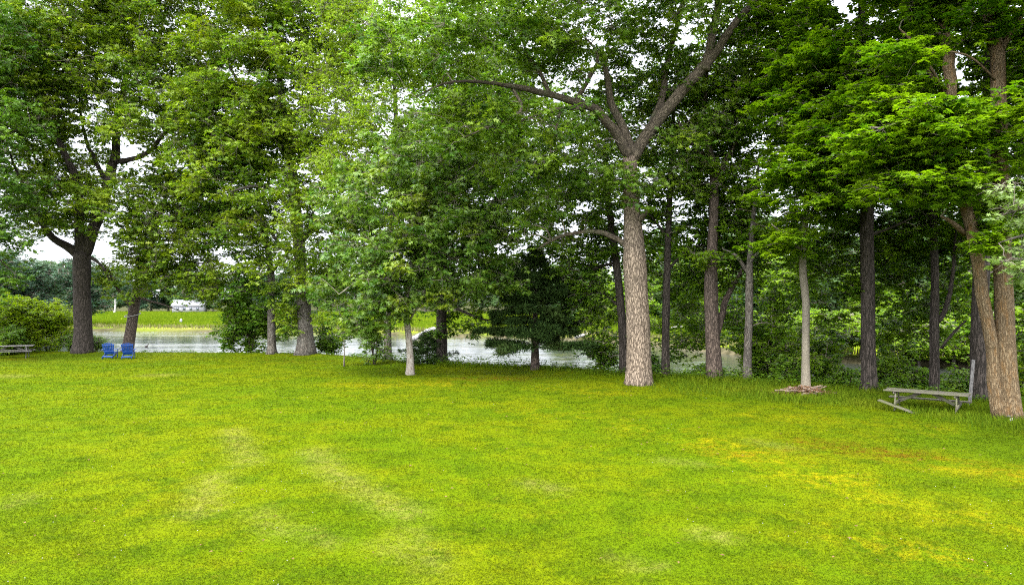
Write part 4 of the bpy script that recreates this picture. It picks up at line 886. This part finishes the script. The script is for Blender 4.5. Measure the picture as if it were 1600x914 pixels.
# Adirondack chairs seen from behind (local: the seat faces +y)
def chair(label, loc, rz):
    r = empty('garden_chair', loc, label, 'chair', 'blue garden chairs facing the water', rz); m = M['blue']
    mb = MB()
    n = 7
    for i in range(n):                                             # fan-shaped reclined back
        t = (i - (n - 1) / 2) / ((n - 1) / 2); top = .96 - .07 * t * t
        mb.bar((t * .20, -.20, .26), (t * .30, -.46, top), .072, .02, up=(0, .9, .3))
    add_part(mb, 'backrest', m, r, .004)
    for z, y, w_ in ((.42, -.282, .56), (.80, -.428, .66)):
        mb = MB(); mb.bar((-w_ / 2, y, z), (w_ / 2, y, z), .07, .025, up=(0, 1, .3)); add_part(mb, 'back_rail', m, r)
    mb = MB()
    for i in range(6): mb.bar((-.28, .34 - i * .1, .38 - i * .024), (.28, .34 - i * .1, .38 - i * .024), .085, .022)
    add_part(mb, 'seat', m, r, .004)
    for s in (-1, 1):
        mb = MB(); mb.bar((s * .30, .36, .0), (s * .30, .36, .55), .10, .03, up=(1, 0, 0)); add_part(mb, 'leg', m, r)
        mb = MB(); mb.bar((s * .265, .38, .34), (s * .265, -.62, .05), .03, .12); add_part(mb, 'leg', m, r)
        mb = MB(); mb.bar((s * .35, .44, .565), (s * .33, -.36, .55), .13, .025); add_part(mb, 'armrest', m, r)
    mb = MB(); mb.bar((-.27, -.5, .14), (.27, -.5, .14), .09, .025, up=(0, 1, 0)); add_part(mb, 'stretcher', m, r)
    return r
def on(px, d, dz=0.): b = base_at(px, d); b[2] += dz; return tuple(b)
chair('blue slatted garden chair nearer the thick forking trunk, turned slightly', on(173, 41.6), radians(14))
chair('blue slatted garden chair in front of the leaning trunk', on(201, 41.4), radians(21))

# picnic tables (local x along the table)
def picnic_table(label, loc, rz, L, mat, broken=False, tilt=0.):
    r = empty('picnic_table', loc, label, 'picnic table', 'weathered wooden picnic tables', rz); r.rotation_euler = (0, tilt, rz)
    rs = np.random.default_rng(3)
    mb = MB()
    for i in range(5):
        y = (i - 2) * .148; e = rs.uniform(-.03, .04, 2) if broken else (0, 0)
        mb.bar((-L / 2 + e[0], y, .735 + rs.normal(0, .004)), (L / 2 + e[1], y, .735 + rs.normal(0, .004)), .14, .038)
    add_part(mb, 'tabletop', mat, r, .005)
    for s in (-1, 1):
        mb = MB()
        if broken and s == -1:                                      # the near bench has dropped at one end
            mb.bar((-L / 2 - .10, -.66, .45), (-L / 2 + 1.0, -.80, .12), .24, .036)
        else:
            for k in (0, 1): mb.bar((-L / 2, s * (.62 + k * .145), .43), (L / 2, s * (.62 + k * .145), .43), .138, .036)
        add_part(mb, 'bench', mat, r, .005)
    for x in (-L / 2 + .32, L / 2 - .32):
        for s in (-1, 1):
            mb = MB(); mb.bar((x, s * .22, .716), (x, s * .56, -.05), .09, .04, up=(1, 0, 0)); add_part(mb, 'leg', mat, r)
        mb = MB(); mb.bar((x + .045, -.74, .39), (x + .045, .74, .39), .045, .09); add_part(mb, 'cross_beam', mat, r)
        mb = MB(); mb.bar((x - .045, -.34, .68), (x - .045, .34, .68), .045, .07); add_part(mb, 'cross_beam', mat, r)
        sg = 1 if x < 0 else -1
        mb = MB(); mb.bar((x + sg * .07, 0, .40), (x + sg * .66, 0, .69), .10, .045, up=(0, 1, 0)); add_part(mb, 'brace', mat, r)
    return r
a_ = P(1389, 610, 22.4); b_ = P(1510, 618, 21.1); mid = (a_ + b_) / 2
picnic_table('weathered picnic table with a fallen bench beside the twin trunked maple', (mid[0], mid[1], gz(mid[0], mid[1]) - .13), math.atan2(b_[1] - a_[1], b_[0] - a_[0]), 2.3, M['table_wood'], True)
q = base_at(18, 41.8)
picnic_table('grey picnic table with intact benches in front of the dark rounded shrub', (q[0], q[1], q[2]), radians(27), 2.3, M['grey_wood'])

# plank leaning on the furrowed trunk
p0 = base_at(1513, 22.6); mb = MB(); top = P(1521, 562, 23.05)
mb.bar(p0 - [0, 0, .05], top, .11, .03, up=(0, -1, .2)); o = bevel(mb.build('wooden_plank', M['plank_wood']), .004)
tag(o, 'grey weathered plank leaning upright on the furrowed trunk', 'plank')
# rope loop round the leaning tree
c = P(207, 492, 47.2); mb = MB(); th = np.linspace(0, 2 * pi, 30)
mb.tube(np.stack([c[0] + .52 * np.cos(th), c[1] + .42 * np.sin(th), c[2] + .10 * np.cos(th * 1.0 + .8) + .18 * np.sin(th)], 1), .028, 6)
tag(mb.build('rope', M['rope'], smooth=True), 'pale rope looped around the leaning trunk', 'rope')

# brush pile round the pale slender trunk
def brush():
    b = base_at(1256, 25.7); r = empty('brush_pile', tuple(b), 'heap of dry reddish sticks and dead leaves at the pale slender trunk', 'brush pile')
    g = np.random.default_rng(12)
    for i in range(46):
        x = g.normal(0, .42); y = g.normal(0, .22); a = g.uniform(-.6, .6) + (pi if g.uniform() < .5 else 0); L = g.uniform(.3, .95); z = .04 + g.uniform(0, .2) * math.exp(-(x / .6) ** 2)
        d = np.array([cos(a), sin(a) * .8, g.uniform(-.15, .35)]); p = np.array([x, y, z + .02]); q = p + d * L
        mb = MB(); mb.tube(catmull([p - d * L * .3, p + d * L * .3 + g.normal(0, .03, 3), q - d * .3 * L], .1), g.uniform(.012, .04), 6)
        mb.build('stick', M['stick'], r, True)
    mb = MB(); mb.tube([(-.05, -.3, .10), (.25, -.36, .07), (.5, -.34, .06)], [.07, .065, .06], 9); mb.build('log', M['bleached'], r, True)
    n = 2600; pos = np.c_[g.normal(0, .5, n), g.normal(0, .25, n), np.zeros(n)]; pos[:, 2] = .03 + g.uniform(0, .22, n) * np.exp(-(pos[:, 0] / .7) ** 2)
    tag(add_obj('leaf_litter', leaves_mesh('leaf_litter', 'kite', pos, g.normal(0, 1, (n, 3)), g.normal(0, 1, (n, 3)) + [0, 0, .6], g.uniform(.06, .13, n), g.uniform(0, 1, n), M['dry_leaf'], (0, 0, 0)), r), kind='stuff')
brush()

# small stones at the foot of the twin maple
def blob(name, mat, loc, r, label, cat, seed, sz=(1, 1, 1)):
    th = np.linspace(0, pi, 11)[1:-1]; mb = MB(); g = np.random.default_rng(seed)
    pts = np.array([[0, 0, -cos(t)] for t in th]); mb.tube(pts, np.sin(th), 12, lump=.12, seed=seed)
    v = mb.v[0]; v *= np.array(sz) * r
    o = mb.build(name, mat, smooth=True); o.location = loc; return tag(o, label, cat)
b = base_at(1579, 19.82)
blob('white_stone', M['stone'], (b[0], b[1], b[2] + .05), .08, 'small white stone at the foot of the twin trunked maple', 'stone', 1, (1, .8, .7))
b = base_at(1576, 19.9)
blob('dark_stone', M['stone_dark'], (b[0] + .02, b[1] + .06, b[2] + .13), .055, 'small dark stone lying on top of the white stone', 'stone', 2, (1, .8, .7))

# duck on the water
def duck():
    c = G(229, 542, WATER_Z); mb = MB()
    pts = np.array([(-.24, 0, .10), (-.17, 0, .07), (-.05, 0, .06), (.08, 0, .07), (.15, 0, .12), (.17, 0, .20), (.18, 0, .27), (.23, 0, .29), (.28, 0, .275), (.33, 0, .265)])
    mb.tube(catmull(pts, .03), np.interp(np.linspace(0, 1, len(catmull(pts, .03))), np.linspace(0, 1, 10), [.015, .06, .115, .11, .075, .045, .045, .055, .025, .012]), 12)
    o = mb.build('duck', M['duck'], smooth=True); o.location = (c[0], c[1], WATER_Z); o.rotation_euler = (0, 0, 1.2)
    tag(o, 'dark duck floating on the water beside the blue chairs', 'duck')
duck()
# far white cottage, its outbuilding window and roof
def cottage():
    d = 262; x = (297 - CX) / F_PX * d; z = gz(x, d); r = empty('white_cottage', (x, d, z), 'small white cottage among the distant trees past the leaning trunk', 'house', rz=.15)
    mb = MB(); mb.box((0, 0, 1.35), (11, 6, 2.7)); mb.add([(-5.5, -3, 2.7), (-5.5, 3, 2.7), (-5.5, 0, 4.6), (5.5, -3, 2.7), (5.5, 3, 2.7), (5.5, 0, 4.6)], [(0, 2, 1), (3, 4, 5)]); mb.build('wall', M['white'], r)
    mb = MB()
    for s in (-1, 1): mb.bar((0, s * 3.4, 2.55), (0, 0, 4.75), 11.8, .16)
    mb.build('roof', M['roof'], r)
    for wx in (-3.6, -1.2, 1.2, 3.6):
        mb = MB(); mb.box((wx, -3.02, 1.5), (1.0, .08, 1.2)); f = mb.build('window', M['white'], r); mb = MB(); mb.box((wx, -3.07, 1.5), (.82, .04, 1.02)); mb.build('pane', M['glass_dark'], f)
cottage()
# marker in the marsh
x = (283 - CX) / F_PX * 138; z = gz(x, 138); mb = MB(); mb.tube([(x, 138, z - .1), (x, 138, z + .55), (x, 138, z + .9)], [.22, .24, .10], 10)
tag(mb.build('marker_post', M['white'], smooth=True), 'short white marker standing in the marsh grass', 'marker')
# bare pale snag in front of the far wood
x = (179 - CX) / F_PX * 250; z = gz(x, 250); mb = MB()
mb.tube(catmull([(x, 250, z - .2), (x + .3, 250, z + 2.5), (x + .1, 250, z + 5.2)], .5), np.linspace(.42, .2, len(catmull([(x, 250, z - .2), (x + .3, 250, z + 2.5), (x + .1, 250, z + 5.2)], .5))), 8)
mb.tube([(x + .25, 250, z + 3), (x + 1.0, 250, z + 4.4)], [.14, .05], 6)
tag(mb.build('dead_snag', M['bleached'], smooth=True), 'pale bare dead trunk before the distant wood', 'dead tree')
# driftwood and logs on the far shore
def logs(name, label, a, b, za, d, r, seed):
    p = G(a[0], a[1], za); q = np.array([(b[0] - CX) / F_PX * d, d]); g = np.random.default_rng(seed); mb = MB()
    A = np.array([p[0], p[1], za]); B = P(b[0], b[1], d)
    mb.tube(catmull([A, A * .5 + B * .5 + [0, 0, .06], B], .25), r, 9, lump=.15, seed=seed); mb.tube([A * .6 + B * .4, A * .4 + B * .6 + [0, .3, .5]], [r * .5, r * .2], 6)
    tag(mb.build(name, M['bleached'], smooth=True), label, 'driftwood')
logs('driftwood_log', 'bleached driftwood trunk slanting up the far shore beside ivy clad trunk', (645, 530), (678, 514), -1.2, 96, .32, 1)
logs('driftwood_log', 'small bleached log lying on bright grass beyond the conifer', (900, 527), (926, 521), -.9, 96, .20, 2)
logs('driftwood_log', 'thin bleached log on the far bank seen past the thin dark straight trunk', (1050, 512), (1068, 511), -.6, 108, .16, 3)
for s_ in STATS: print('TREE', s_)
print('TOTAL leaves', sum(s_[2] for s_ in STATS))
